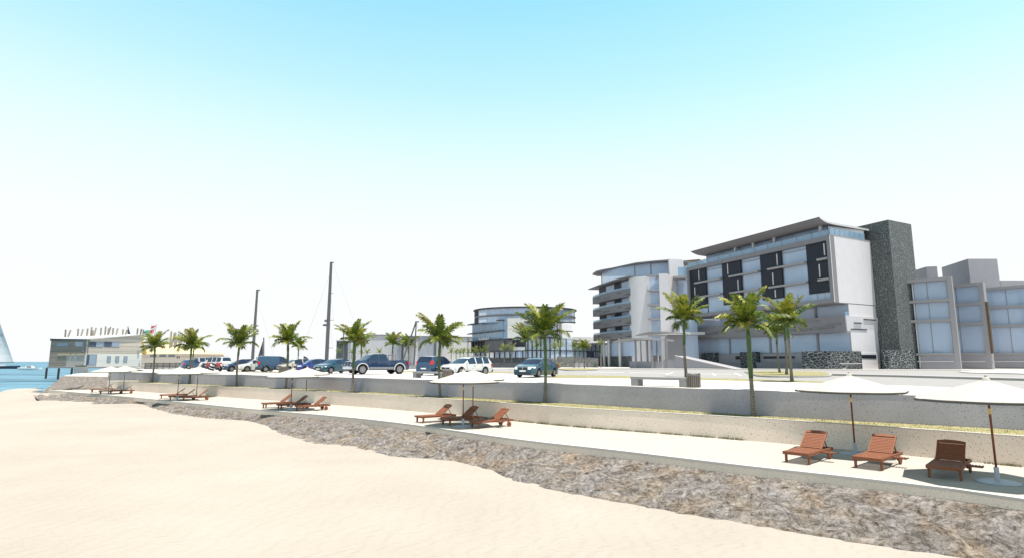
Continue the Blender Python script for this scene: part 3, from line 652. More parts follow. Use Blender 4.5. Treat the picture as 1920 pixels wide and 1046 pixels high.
# ------------------------------------------------------------------ palms
def make_crown(seed, nf=19, pairs=42):
    """fronds with separate leaflets; unit = crown half-width 1"""
    rnd = random.Random(seed); mb = MB()
    for f in range(nf):
        az = 2 * pi * f / nf * 1.0 + rnd.uniform(-.25, .25); ring = f % 3
        el = radians((66, 45, 22)[ring] + rnd.uniform(-14, 14)); L = (1.45, 1.32, .92)[ring] * rnd.uniform(.78, 1.12); bend = (.75, .95, 1.3)[ring] * rnd.uniform(.6, 1.35)
        mi = rnd.choices((0, 1, 2, 3), ((5, 3, 2, .2), (5, 2.4, 3, .3), (4, 1, 6, .6))[ring])[0]
        if rnd.random() < .07: el = radians(84); bend = .5; L = 1.15; mi = 0
        p = Vector((cos(az) * .03, sin(az) * .03, 0)); pts = [p.copy()]; dirs = []; n = 12; e = el
        for i in range(n):
            d = Vector((cos(az) * cos(e), sin(az) * cos(e), sin(e))); p = p + d * L / n; pts.append(p.copy()); dirs.append(d)
            e -= bend / n * (.45 + 1.1 * i / n); az += rnd.uniform(-.035, .035)
        dirs.append(dirs[-1])
        mb.tube(pts, [.017 - .013 * i / n for i in range(n + 1)], 4, 4, cap=False)
        side0 = Vector((-sin(az), cos(az), 0))
        for k in range(pairs):
            t = .14 + .86 * (k + rnd.uniform(-.2, .2)) / (pairs - 1); q = t * n; i = max(0, min(n - 1, int(q))); c = pts[i].lerp(pts[i + 1], max(0, min(1, q - i))); d = dirs[i]
            up = side0.cross(d).normalized(); up = up if up.z > 0 else -up
            ll = .40 * (sin(pi * min(1, .10 + .82 * t)) ** .8) * rnd.uniform(.8, 1.12) + .05; w = .023
            for s in (-1, 1):
                o = (side0 * s * .80 + d * (.62 + .5 * t) + up * rnd.uniform(.0, .35)).normalized()
                m_ = c + o * ll * .5; tip = c + o * ll * .95 + Vector((0, 0, -ll * rnd.uniform(.22, .5)))
                wv = d * w
                lm = mi if rnd.random() < .62 else rnd.choice((0, 1, 2, 2))
                mb.add([c - wv * .6, c + wv * .6, m_ + wv, m_ - wv, tip], [(0, 1, 2, 3), (3, 2, 4)], lm)
    return mb
LEAVES = ['frond_green', 'frond_yellow', 'frond_dark', 'frond_dry', 'crownshaft']
crowns = [make_crown(s, 19).build('crown', LEAVES, rec=False) for s in (3, 11, 29, 41)]
small_crowns = [make_crown(s, 13, 16).build('crown', LEAVES, rec=False) for s in (5, 8, 13)]
crown_me = [c.data for c in crowns]; small_me = [c.data for c in small_crowns]
for c in crowns + small_crowns: bpy.data.objects.remove(c)
PALM_N = [0]
def palm(base, top, half_px, label, group, green=.62, r0=None, small=False, rot=None):
    """base: ground point; top: where the fronds leave the stem; half_px: crown half width as surveyed"""
    i = PALM_N[0]; PALM_N[0] += 1
    half = half_px * (base.y * CT) / FPX; H = top.z - base.z
    t = thing('palm_tree', label, 'palm tree', base, 0, group); off = Vector((top.x - base.x, top.y - base.y, 0)); bow = Vector((.02 * H * sin(i * 2.1), 0, 0))
    def ax(f): return off * f + bow * sin(pi * f) + Vector((0, 0, H * f))
    r = r0 or max(.055, H * .026); n = 9
    tr = [ax(green * k / n - .02) for k in range(n + 1)]
    MB().tube(tr, [r * (1.35 if k == 0 else 1.12 if k == 1 else 1.0 - .18 * k / n + (.04 if k % 2 else 0)) for k in range(n + 1)], 9).build('trunk', 'palm_bark', t, smooth=True)
    cs = [ax(lerp(green - .02, 1.0, k / 6)) for k in range(7)]
    MB().tube(cs, [r * x for x in (.92, 1.06, 1.0, .86, 1.12, .95, .6)], 9).build('crownshaft', 'crownshaft', t, smooth=True)
    c = bpy.data.objects.new('crown', (small_me if small else crown_me)[i % (3 if small else 4)]); COL.objects.link(c); c.parent = t
    c.location = ax(.985); s = half / 1.0; c.scale = (s, s, s * 1.08); c.rotation_euler = (0, 0, rot if rot is not None else i * 1.9)
    return t
def palm_g(bx, by, z, tx, ty, hp, label, group, **k):
    x, y = gz(bx, by, z); b = Vector((x, y, z)); return palm(b, at(tx, ty, y), hp, label, group, **k)
def palm_y(Y, tx, ty, hp, label, group, dx=0, **k):
    p = at(tx, ty, Y); return palm(Vector((p.x + dx, Y, G)), p, hp, label, group, **k)
gl = 'palms planted along the grass ledge'; LZ = LEDGE - .03
palm_g(1413, 779, LZ, 1402, 612, 53, 'largest palm, on the ledge left of the nearest parasols, in front of the hotel', gl, green=.44, rot=.6)
palm_g(1021, 754, LZ, 1021, 628, 47, 'palm on the ledge in front of the teal saloon car', gl, green=.42, rot=2.2)
palm_g(825, 744, LZ, 825, 640, 42, 'palm on the ledge in front of the slate blue minivan', gl, green=.5)
palm_g(661, 735.5, LZ, 664, 640, 31, 'palm on the ledge in front of the pickup truck', gl, green=.5)
palm_g(535.5, 728, LZ, 540, 642, 30, 'palm on the ledge in front of the cream car and slatted bin', gl, green=.6)
palm_g(443.5, 723.5, LZ, 449, 646, 31, 'palm on the ledge in front of the dark blue hatchback', gl, green=.75)
palm_g(354.5, 719, LZ, 359, 650, 28, 'palm on the ledge in front of the silver off-roader', gl, green=.75)
palm_g(284.8, 716.3, LZ, 290.5, 651, 25, 'palm on the ledge in front of the yellow roofed building', gl, green=.75)
gi = 'palms on the promenade and traffic islands'
palm_g(1287, 707, G, 1283, 600, 40, 'palm beside the right concrete bench and slatted bin', gi, green=.6)
palm_g(1485, 714.7, G, 1476, 606, 40, 'tallest of three palms on the road island before the hotel', gi, green=.8)
palm_g(1475, 702.3, G + .1, 1470, 612, 25, 'middle palm of three on the road island before the hotel', gi, green=.75)
palm_g(1462, 698.3, G + .1, 1456, 624, 28, 'shortest leftmost palm of three on the road island before the hotel', gi, green=.75)
palm_g(1096, 690.9, G, 1095, 652, 13, 'palm on the small grass island near the round wing', gi, green=.7)
palm_y(88, 985, 636, 24, 'dark palm before the round glass office building, left of the ledge palm', gi)
gb = 'palms in the parking area behind the cars'
palm_y(72, 364, 652, 18, 'palm half hidden behind the ledge palm near the white off-roader', gb)
palm_y(84, 560, 650, 16, 'palm rising behind the white van', gb)
palm_y(76, 677.5, 644, 18, 'palm half hidden behind the ledge palm at the pickup truck', gb)
palm_y(95, 736.7, 645, 18, 'left palm of two in front of the grey sheds', gb)
palm_g(766, 686.5, G, 766, 646, 18, 'right palm of two in front of the grey sheds', gb)
gf = 'small far palms before the sheds and office building'
for k, (tx, ty, hp, Y) in enumerate([(636, 660, 6.5, 135), (660, 661, 7, 135), (677.5, 662, 7, 135), (688, 661, 8, 135), (711.5, 660, 8, 135), (846, 661, 8.5, 125), (855, 661, 8, 127), (863, 661, 8, 125), (869.5, 661, 8, 127), (878, 661, 8, 125), (892, 659, 9.5, 116), (909, 658, 10, 116), (945, 656, 10, 113), (960, 655, 10.5, 113), (1007, 650, 12, 112), (1040, 653, 11, 112), (1049, 650, 13, 108), (1076, 650, 11, 112), (1085, 652, 11, 112), (1126, 644, 9, 116)]):
    lab = ['tiny palm against the dark shed', 'small palm left of the ledge palm trunk before the light shed', 'small palm just behind the pickup windscreen before the light shed', 'small palm above the pickup cab before the light shed', 'lone small palm above the pickup rear before the light shed',
           'first from left in the row of small palms by the white shed', 'second from left in the row of small palms by the white shed', 'third from left in the row of small palms by the white shed', 'fourth from left in the row of small palms by the white shed', 'fifth from left in the row of small palms, at the office corner', 'small palm before the dark fins of the round office building', 'small palm before the right end of the dark fins', 'left palm of a small pair before the grid of grey fins', 'right palm of a small pair before the grid of grey fins', 'small palm left of the ledge palm under the flat canopy', 'small low palm just right of the tall ledge palm trunk', 'small palm above the saloon rear before the gabion wall', 'left palm of a pair before the pavilion and gabion wall', 'right palm of a pair before the pavilion and gabion wall', 'small palm at the corner of the round wing balconies'][k]
    palm_y(Y, tx, ty, hp, lab, gf, small=True)

# ------------------------------------------------------------------ vehicles
def wheel(t, x, y, r, w, rim=.62, spokes=5, n=22):
    s = 1 if y > 0 else -1; M = Matrix.Translation((x, y, r)) @ Matrix.Rotation(-s * pi / 2, 4, 'X')   # +z points outward
    h = w / 2
    ty = MB().lathe([(r * rim, -h), (r * .94, -h), (r, -h * .7), (r, h * .7), (r * .94, h), (r * rim, h), (r * rim * .98, h * .5), (r * .2, h * .3)], n, M).build('wheel', 'tyre_rubber', t, smooth=False)
    mb = MB(); R = r * rim
    mb.lathe([(R * .88, h * .55), (R * .90, h * .95), (R * 1.0, h * 1.02), (R * 1.02, h * .6)], n, M); mb.lathe([(.01, h * .5), (R * .24, h * .5), (R * .2, h * .95), (.01, h)], 10, M)
    for k in range(spokes):
        a = 2 * pi * k / spokes + .3
        mb.bar(M @ Vector((R * .15 * cos(a), R * .15 * sin(a), h * .78)), M @ Vector((R * .92 * cos(a), R * .92 * sin(a), h * .8)), R * .25, h * .3, up=M.to_3x3() @ Vector((0, 0, 1)))
    mb.build('rim', 'alloy', ty)
def car(name, label, cat, loc, yaw, paint, L, W, H, prof, belt, ws, rw, sides, wx, wr=.32, sill=.22, arch=1.16, group='cars parked along the promenade', trim=None, lamp=(.66, .34, .16), tail=(.85, .16, .3), roofw=.42, rails=False, mirror=True, bumper_dark=False, tail_x=None, grille=(.62, .14, .5), plate=True, spokes=5, van=False):
    """body lofted from cross-sections; x runs forward. prof: roof line (x,z) rear to front, belt: window-sill line"""
    t = thing(name, label, cat, loc, yaw, group)
    xs = set(round(p[0], 3) for p in prof) | {round(v, 3) for s in sides for v in s} | {round(v, 3) for v in (*ws, *(rw or ()))}
    for c in wx:
        for k in range(-6, 7): xs.add(round(c + wr * arch * sin(k * pi / 12), 3))
    k = -L / 2
    while k < L / 2: xs.add(round(k, 3)); k += .2
    xs = sorted(x for x in xs if -L / 2 <= x <= L / 2); keep = []
    for x in xs:
        if not keep or x - keep[-1] > .012: keep.append(x)
    xs = keep
    def sec(x):
        zt = interp(prof, x); zb = min(interp(belt, x), zt - .03); zs = sill
        for c in wx:
            d = abs(x - c); R = wr * arch
            if d <= R: zs = max(zs, wr + sqrt(max(0, R * R - d * d)) - .0)
        f = 1 - .16 * abs(2 * x / L) ** 7; w = W / 2 * f; zm = max(zs + .02, zb * .62)
        tp = max(0, zt - zb - .05)
        wt = w - .05 - tp * roofw
        zs = min(zs, zb - .06); zm = min(max(zm, zs + .02), zb - .03)
        return [(w - .05, zs), (w - .005, zs + .02 if zs > sill else zs + .12 if zs + .12 < zm else zs + .01), (w, zm), (w - .035, zb), (wt, zt - .035 if tp > .05 else zt - .012), (wt * .55, zt - .008), (0, zt)]
    S = [sec(x) for x in xs]; body = MB(); G_ = {k_: MB() for k_ in ('windscreen', 'rear_window', 'wl', 'wr')}
    def inr(x, r): return r and r[0] - 1e-4 <= x <= r[1] + 1e-4
    for i in range(len(xs) - 1):
        xm = (xs[i] + xs[i + 1]) / 2
        for j in range(6):
            for s in (1, -1):
                a, b, c, d = S[i][j], S[i + 1][j], S[i + 1][j + 1], S[i][j + 1]
                q = [(xs[i], s * a[0], a[1]), (xs[i + 1], s * b[0], b[1]), (xs[i + 1], s * c[0], c[1]), (xs[i], s * d[0], d[1])]
                tgt = body
                if j == 3 and any(inr(xm, r) for r in sides) and a[1] < d[1] - .04: tgt = G_['wl' if s > 0 else 'wr']
                if j >= 4 and inr(xm, ws): tgt = G_['windscreen']
                if j >= 4 and inr(xm, rw): tgt = G_['rear_window']
                tgt.face(q if s > 0 else q[::-1])
    for i in (0, len(xs) - 1):
        loop = [(xs[i], y, z) for y, z in S[i]] + [(xs[i], -y, z) for y, z in S[i][-2::-1]]
        body.face(loop)
    body.face([(xs[0], S[0][0][0], sill), (xs[-1], S[-1][0][0], sill), (xs[-1], -S[-1][0][0], sill), (xs[0], -S[0][0][0], sill)], 1) if False else None
    bm_mats = [paint]
    o = body.build('body', bm_mats, t, rec=False)
    bm = bmesh.new(); bm.from_mesh(o.data); bmesh.ops.remove_doubles(bm, verts=bm.verts, dist=.002); bmesh.ops.recalc_face_normals(bm, faces=bm.faces); bm.to_mesh(o.data); bm.free()
    o.data.polygons.foreach_set('use_smooth', [True] * len(o.data.polygons)); o.data.set_sharp_from_angle(angle=radians(32))
    for kk, g in G_.items():
        if g.f: g.build({'wl': 'side_window', 'wr': 'side_window'}.get(kk, kk), 'car_glass', t, rec=False)
    MB().box(-L / 2 + .15, L / 2 - .15, -W / 2 + .12, W / 2 - .12, sill - .04, sill + .22).build('underbody', 'black_plastic', t)
    for x in wx:
        for s in (1, -1): wheel(t, x, s * (W / 2 - .115), wr, .2, spokes=spokes)
    xf = L / 2; f = 1 - .16
    lz, ll, lh = lamp
    for s in (1, -1):
        hl = MB(); y = s * (W / 2 * f - .16)
        hl.add([(xf + .012, y - s * .16, lz - lh / 2), (xf + .012, y + s * .08, lz - lh / 2), (xf - ll, s * (W / 2 + .004), lz), (xf - ll, s * (W / 2 + .004), lz + lh / 2), (xf - .03, y + s * .08, lz + lh / 2), (xf - .02, y - s * .16, lz + lh / 2), (xf - .2, y - s * .1, lz)],
               [(0, 1, 4, 5), (1, 2, 3, 4), (0, 5, 6), (0, 6, 2, 1), (5, 4, 3, 6), (3, 2, 6)])
        hl.build('headlight', 'lamp_clear', t)
        tx = -L / 2; tz, tw, th = tail; tb = MB(); y0 = W / 2 * f + .01
        xr = tail_x if tail_x is not None else tx
        tb.add([(xr - .014, s * (y0 - tw), tz - th / 2), (xr - .014, s * (y0 - .02), tz - th / 2), (xr + .22, s * (W / 2 + .006), tz - th * .4), (xr + .24, s * (W / 2 - .02), tz + th / 2), (xr + .03, s * (y0 - .04), tz + th / 2), (xr + .03, s * (y0 - tw), tz + th / 2), (xr + .3, s * (y0 - tw), tz)],
               [(0, 1, 4, 5), (1, 2, 3, 4), (0, 5, 6), (0, 6, 2, 1), (5, 4, 3, 6), (3, 2, 6)])
        tb.build('tail_light', 'lamp_red', t)
        if mirror:
            mx = ws[0] - .02 + (ws[1] - ws[0]) * .55 if ws else 1; bz = interp(belt, mx)
            bevel(MB().box(mx - .05, mx + .07, s * (W / 2 - .01), s * (W / 2 + .17), bz + .02, bz + .15).build('mirror', paint, t), .02)
        for sd in sides[:2]:
            hx = sd[0] + .06 if sd[1] - sd[0] > .3 else sd[0]; bz = interp(belt, hx)
            MB().box(hx, hx + .16, s * (W / 2 - .02), s * (W / 2 + .022), bz - .13, bz - .09).build('door_handle', trim or paint, t)
    gz_, gh, gw = grille
    gb_ = MB(); gb_.box(xf - .06, xf + .014, -gw, gw, gz_ - gh / 2, gz_ + gh / 2); gr = gb_.build('grille', 'black_plastic', t)
    mb = MB(); mb.box(xf - .04, xf + .024, -gw - .02, gw + .02, gz_ + gh / 2, gz_ + gh / 2 + .03); mb.box(xf - .04, xf + .02, -.02, .02, gz_ - gh / 2, gz_ + gh / 2); mb.build('grille_trim', 'chrome', gr)
    MB().box(xf - .1, xf + .013, -W * .36, W * .36, sill + .05, sill + .17).build('air_intake', 'black_plastic', t)
    if plate:
        MB().box(xf + .014, xf + .026, -.26, .26, gz_ - gh / 2 - .16, gz_ - gh / 2 - .05).build('number_plate', 'plate_white', t)
        MB().box(-xf - .026, -xf - .012, -.26, .26, sill + .32, sill + .43).build('number_plate', 'plate_white', t)
    if bumper_dark:
        for s in (1, -1): bevel(MB().box(s * (xf - .16), s * (xf + .03), -W / 2 + .10, W / 2 - .10, sill, sill + .2).build('bumper', 'black_plastic', t), .03)
        for s in (1, -1): MB().box(wx[0] + wr * 1.2, wx[1] - wr * 1.2, s * (W / 2 - .06), s * (W / 2 + .012), sill - .01, sill + .13).build('sill_cladding', 'black_plastic', t)
    if rails:
        for s in (1, -1):
            xa, xb = ws[0] - .2, (rw[1] if rw else -L / 2) + .2; MB().tube([(xa, s * W * .33, H - .02), (xa - .1, s * W * .33, H + .05), (xb + .1, s * W * .33, H + .05), (xb, s * W * .33, H - .02)], .022, 6).build('roof_rail', 'steel_grey', t)
    return t
def place(px, py, z=PROM + .006):
    x, y = gz(px, py, z); return (x, y, z)
def yawd(dx, dy): return atan2(dy, dx)
HATCH = dict(L=3.95, W=1.7, H=1.5, prof=[(-1.975, .9), (-1.9, 1.02), (-1.5, 1.42), (-.9, 1.5), (.1, 1.48), (.45, 1.38), (1.15, .98), (1.7, .84), (1.975, .66)], belt=[(-1.975, .98), (1.2, .88), (1.975, .7)], ws=(.45, 1.15), rw=(-1.9, -1.5), sides=[(-.35, .55), (-1.15, -.45)], wx=(-1.22, 1.22), wr=.31)
SALOON = dict(L=4.55, W=1.78, H=1.46, prof=[(-2.275, .82), (-2.2, .98), (-1.62, 1.06), (-.85, 1.4), (-.4, 1.46), (.25, 1.44), (.55, 1.36), (1.25, .98), (1.95, .86), (2.275, .66)], belt=[(-2.275, .96), (1.3, .9), (2.275, .7)], ws=(.55, 1.25), rw=(-1.62, -.85), sides=[(-.1, .75), (-1.05, -.2)], wx=(-1.3, 1.32), wr=.32)
ESTATE = dict(L=4.75, W=1.86, H=1.56, prof=[(-2.375, .95), (-2.25, 1.1), (-1.95, 1.5), (-1.0, 1.56), (.1, 1.54), (.45, 1.44), (1.15, 1.02), (1.95, .92), (2.375, .72)], belt=[(-2.375, 1.02), (1.2, .95), (2.375, .76)], ws=(.45, 1.15), rw=(-2.25, -1.95), sides=[(-.25, .62), (-1.12, -.36), (-1.9, -1.22)], wx=(-1.36, 1.42), wr=.35, sill=.28, bumper_dark=True, rails=True)
SUV = dict(L=4.7, W=1.86, H=1.82, prof=[(-2.35, 1.0), (-2.28, 1.25), (-2.12, 1.74), (-1.2, 1.82), (.2, 1.8), (.5, 1.68), (1.05, 1.16), (2.0, 1.06), (2.35, .85)], belt=[(-2.35, 1.14), (1.1, 1.1), (2.35, .9)], ws=(.5, 1.05), rw=(-2.28, -2.12), sides=[(-.2, .62), (-1.05, -.3), (-1.95, -1.15)], wx=(-1.35, 1.4), wr=.38, sill=.34, bumper_dark=True, rails=True, roofw=.3)
VAN = dict(L=4.3, W=1.8, H=1.82, prof=[(-2.15, 1.62), (-2.1, 1.76), (-1.6, 1.82), (.2, 1.8), (.55, 1.72), (1.35, 1.12), (1.9, .98), (2.15, .74)], belt=[(-2.15, 1.15), (.0, 1.12), (1.4, 1.0), (2.15, .8)], ws=(.55, 1.35), rw=None, sides=[(.1, .98)], wx=(-1.3, 1.3), wr=.33, sill=.26, bumper_dark=True, roofw=.16, tail=(1.02, .08, .34), lamp=(.8, .4, .2))
MPV = dict(L=4.1, W=1.75, H=1.66, prof=[(-2.05, 1.0), (-1.97, 1.12), (-1.72, 1.6), (-1.0, 1.66), (.15, 1.64), (.5, 1.52), (1.4, 1.0), (1.8, .88), (2.05, .66)], belt=[(-2.05, 1.04), (1.3, .95), (2.05, .74)], ws=(.5, 1.4), rw=(-1.97, -1.72), sides=[(-.15, .78), (-1.0, -.25), (-1.62, -1.1)], wx=(-1.25, 1.3), wr=.32, roofw=.3, tail=(1.08, .10, .34))
def along(px, py, d, back, z=PROM + .006):
    """centre of a vehicle from a surveyed ground point lying `back` m ahead of it along heading d"""
    x, y = gz(px, py, z); n = sqrt(d[0] ** 2 + d[1] ** 2); return (x - d[0] / n * back, y - d[1] / n * back, z)
def put(spec, name, label, cat, paint, px, py, d, ahead, side=0, **kw):
    x, y, z = along(px, py, d, ahead); n = sqrt(d[0] ** 2 + d[1] ** 2); x += -d[1] / n * side; y += d[0] / n * side
    k = dict(spec); k.update(kw); return car(name, label, cat, (x, y, z), atan2(d[1], d[0]), paint, **k)
put(SALOON, 'saloon_car', 'teal saloon car alone at the right end of the parked row, headlights towards us', 'car', 'paint_teal', 1008.8, 707.0, (-.5, -.87), 1.32, -.78, grille=(.68, .17, .42), lamp=(.7, .42, .2), spokes=7)
put(ESTATE, 'estate_car', 'white estate car with black bumpers and roof rails, beside the teal saloon', 'car', 'paint_white', 908.5, 702.6, (-.68, -.73), -1.36, -.8)
put(MPV, 'minivan', 'slate blue minivan seen from behind, left of the white estate car', 'car', 'paint_slate', 806, 703.2, (.42, .91), -1.35, .2)
put(SALOON, 'hatchback_car', 'dark teal car with chrome roof edge, just left of the pickup truck', 'car', 'paint_teal', 619.5, 699.6, (-.55, -.83), 1.32, -.78, L=4.4, trim='chrome')
put(HATCH, 'hatchback_car', 'royal blue rounded hatchback between the cream car and the dark teal car', 'car', 'paint_royal', 572, 697.2, (-.74, -.67), 1.3, -.75, L=4.2, prof=[(-2.1, .95), (-2.02, 1.1), (-1.3, 1.36), (-.5, 1.5), (.1, 1.48), (.4, 1.4), (1.35, .95), (1.8, .82), (2.1, .6)], wx=(-1.3, 1.3), rw=(-2.02, -1.3))
put(HATCH, 'hatchback_car', 'cream hatchback mostly hidden by a slatted bin and the royal blue hatchback', 'car', 'paint_cream', 528, 697.0, (-.7, -.71), 1.75, -.2)
put(VAN, 'panel_van', 'slate blue panel van seen from its rear corner, behind the slatted bin', 'van', 'paint_slate', 493, 696.4, (.84, .54), -1.3, -.8)
put(VAN, 'panel_van', 'white van far back with only its roof and windscreen showing above the cars', 'van', 'paint_white', 562, 689.3, (.8, .6), 0, 0, H=2.2, L=5.0, prof=[(-2.5, 1.95), (-2.42, 2.12), (-1.9, 2.18), (.5, 2.16), (.85, 2.05), (1.6, 1.3), (2.2, 1.1), (2.5, .8)], sides=[(.35, 1.2)], ws=(.85, 1.6))
put(SALOON, 'saloon_car', 'white low saloon car with its nose showing left of the blue panel van', 'car', 'paint_white', 462.5, 696.2, (-.78, -.62), 1.35, -.78)
put(HATCH, 'hatchback_car', 'dark navy hatchback behind the ledge palm, right of the motorcycles', 'car', 'paint_navy', 434, 695.8, (-.8, -.6), 1.22, -.75, spokes=8)
put(SUV, 'off_roader', 'white off-roader with roof rails behind the two red motorcycles', 'car', 'paint_white', 403, 692.4, (-.92, .39), 0, 0)
put(SUV, 'off_roader', 'silver off-roader half hidden behind a palm trunk, left of the white one', 'car', 'paint_silver', 370.5, 690.8, (.55, .83), -1.35, -.85, H=1.7)
put(HATCH, 'hatchback_car', 'light blue hatchback at the left end of the row, partly behind the silver off-roader', 'car', 'paint_slate', 344, 691.2, (.62, .78), -1.6, 0)

def pickup(px, py, d, ahead, side):
    x, y, z = along(px, py, d, ahead); n = sqrt(d[0] ** 2 + d[1] ** 2); x += -d[1] / n * side; y += d[0] / n * side
    t = car('pickup_truck', 'navy pickup truck with white wheel arches and big wheels, between two ledge palms', 'pickup', (x, y, z), atan2(d[1], d[0]), 'paint_navy', 5.8, 2.0, 1.92,
            [(-2.9, 1.26), (-.72, 1.28), (-.70, 1.3), (-.52, 1.84), (-.2, 1.92), (.75, 1.9), (1.0, 1.8), (1.55, 1.34), (2.7, 1.22), (2.9, 1.1)], [(-2.9, 1.24), (1.6, 1.26), (2.9, 1.12)],
            (1.0, 1.55), (-.70, -.52), [(.35, 1.12), (-.5, .22)], (-1.85, 1.85), wr=.46, sill=.42, arch=1.12, trim='chrome', lamp=(.98, .25, .24), tail=(1.05, .1, .36), grille=(.98, .34, .62), roofw=.25, spokes=6)
    for xw in (-1.85, 1.85):
        for s in (1, -1):
            mb = MB(); R0, R1 = .515, .60
            for k in range(12):
                a0, a1 = pi * k / 12 * 1.1 - .05 * pi, pi * (k + 1) / 12 * 1.1 - .05 * pi
                q = [(xw + R * cos(a), yy, .46 + R * sin(a)) for yy in (s * .97, s * 1.02) for R, a in ((R0, a0), (R0, a1), (R1, a1), (R1, a0))]
                mb.add(q, [(0, 1, 2, 3), (4, 5, 6, 7), (0, 1, 5, 4), (2, 3, 7, 6)])
            mb.build('wheel_arch_trim', 'paint_white', t)
    for s in (1, -1): bevel(MB().box(-1.2, 1.22, s * .96, s * 1.03, .46, .66).build('sill_trim', 'alloy', t), .02)
    bevel(MB().box(2.84, 3.02, -.95, .95, .5, .72).build('bumper', 'chrome', t), .03); bevel(MB().box(-3.0, -2.86, -.95, .95, .55, .7).build('bumper', 'chrome', t), .03)
    MB().box(-2.8, -.8, -.82, .82, 1.265, 1.29).build('bed_cover', 'black_plastic', t)
    mb = MB()
    for yy in (-.8, .8): mb.tube([(-1.5, yy, 1.25), (-1.45, yy, 1.78), (-.75, yy, 1.82)], .03, 6)
    mb.tube([(-1.45, -.8, 1.78), (-1.45, .8, 1.78)], .03, 6); mb.build('roll_bar', 'steel_grey', t)
pickup(679, 701.3, (-.80, -.60), 1.85, -.9)

def motorcycle(px, py, d, label):
    x, y, z = place(px, py); t = thing('motorcycle', label, 'motorcycle', (x, y, z), atan2(d[1], d[0]), 'red motorcycles by the white off-roader')
    for xx in (-.7, .72):
        M = Matrix.Translation((xx, 0, .31)) @ Matrix.Rotation(pi / 2, 4, 'X')
        w = MB().lathe([(.22, -.06), (.29, -.07), (.31, -.03), (.31, .03), (.29, .07), (.22, .06)], 18, M).build('wheel', 'tyre_rubber', t)
        mb = MB(); mb.lathe([(.2, -.03), (.225, -.03), (.225, .03), (.2, .03)], 18, M)
        for k in range(6): mb.bar(M @ Vector((0, 0, 0)), M @ Vector((.21 * cos(k * pi / 3), .21 * sin(k * pi / 3), 0)), .025, .03)
        mb.build('rim', 'steel_grey', w)
    MB().tube([(-.7, 0, .31), (-.2, 0, .42), (.15, 0, .38)], [.05, .09, .09], 6).build('swing_arm', 'black_plastic', t)
    bevel(MB().box(-.22, .3, -.17, .17, .26, .62).build('engine', 'steel_dark', t), .04)
    MB().tube([(-.05, 0, .8), (.12, 0, .9), (.36, 0, .86), (.5, 0, .74)], [.12, .19, .19, .1], 10).build('fuel_tank', 'paint_red', t, smooth=True)
    MB().add([(.3, -.2, .4), (.86, -.06, .74), (.72, -.13, .98), (.3, -.2, .78), (.3, .2, .4), (.86, .06, .74), (.72, .13, .98), (.3, .2, .78)], [(0, 1, 2, 3), (4, 7, 6, 5), (1, 5, 6, 2), (3, 2, 6, 7), (0, 4, 5, 1)]).build('fairing', 'paint_red', t)
    MB().tube([(-.85, 0, .98), (-.55, 0, .86), (-.05, 0, .78)], [.07, .12, .13], 8).build('saddle', 'black_plastic', t)
    for s in (1, -1): MB().tube([(.72, s * .09, .31), (.52, s * .09, .86), (.48, s * .1, .98)], .03, 6).build('fork', 'chrome', t)
    MB().tube([(.36, -.36, 1.0), (.5, -.2, 1.02), (.5, .2, 1.02), (.36, .36, 1.0)], .02, 6).build('handlebar', 'black_plastic', t)
    MB().lathe([(.02, 0), (.1, .02), (.11, .06), (.02, .1)], 10, Matrix.Translation((.8, 0, .76)) @ Matrix.Rotation(pi / 2, 4, 'Y')).build('headlight', 'lamp_clear', t)
    MB().tube([(.1, -.2, .3), (-.5, -.22, .36), (-.95, -.22, .5)], [.03, .05, .055], 8).build('exhaust', 'chrome', t)
motorcycle(387, 694.4, (.86, -.5), 'red motorcycle in front of the white off-roader, left of two')
motorcycle(405, 695.6, (.9, -.44), 'red motorcycle with black wheels beside the navy hatchback, right of two')

# ------------------------------------------------------------------ hotel, main block
class Frame:
    """a building set out on a base line: local x along u, y outward to the sea, heights are world heights"""
    def __init__(s, name, label, cat, P, u, group=None):
        n = sqrt(u[0] ** 2 + u[1] ** 2); s.P = P; s.u = (u[0] / n, u[1] / n); s.t = thing(name, label, cat, (P[0], P[1], G), atan2(u[1], u[0]), group)
    def b(s, name, m, *boxes, parent=None, **k):
        mb = MB()
        for bx in boxes: mb.box(*bx)
        return mb.build(name, m, parent or s.t, dz=-G, **k)
    def pr(s, name, m, poly, z0, z1, parent=None, **k): return MB().prism(poly, z0, z1).build(name, m, parent or s.t, dz=-G, **k)
    def mb(s, mb, name, m, parent=None, **k): return mb.build(name, m, parent or s.t, dz=-G, **k)
    def loc(s, X, Y):
        dx, dy = X - s.P[0], Y - s.P[1]; return (dx * s.u[0] + dy * s.u[1], -dx * s.u[1] + dy * s.u[0])
    def px(s, px, py, y=0):                                   # sight line met with the plane `y` outward: (x, z)
        return hit(px, py, (s.P[0] - s.u[1] * y, s.P[1] + s.u[0] * y), s.u)
R_ = (48, 85); U_ = (-.3687, .9296)
h = Frame('hotel_building', 'grey and white hotel block with dark panels, big windows and an upswept flat roof', 'hotel', R_, U_)
ex, ey = h.loc(57.3, 90); el_ = sqrt(ex * ex + ey * ey); ed = (ex / el_, ey / el_)
def e_(s, o=0): return (ed[0] * s - ed[1] * o * 0 + o, ed[1] * s)   # along the end wall; o = shift into the block
XL = 33.3
h.b('facade_frame', 'frame_grey', (0, XL, -1.0, 0, 21.78, 22.45), (0, XL, -1.0, 0, 12.33, 12.95), (0, .56, -1.0, 0, 12.95, 21.78), (XL - .6, XL, -1.0, 0, 12.95, 21.78))
h.pr('end_wall', 'render_white', [e_(.02, -.02), e_(el_, -.02), e_(el_, .5), e_(1.0, .5)], 12.34, 22.52)
h.pr('end_capping', 'slab_edge', [e_(.0, -.06), e_(el_ + .05, -.06), e_(el_ + .05, .5), e_(.0, .5)], 22.525, 22.62)
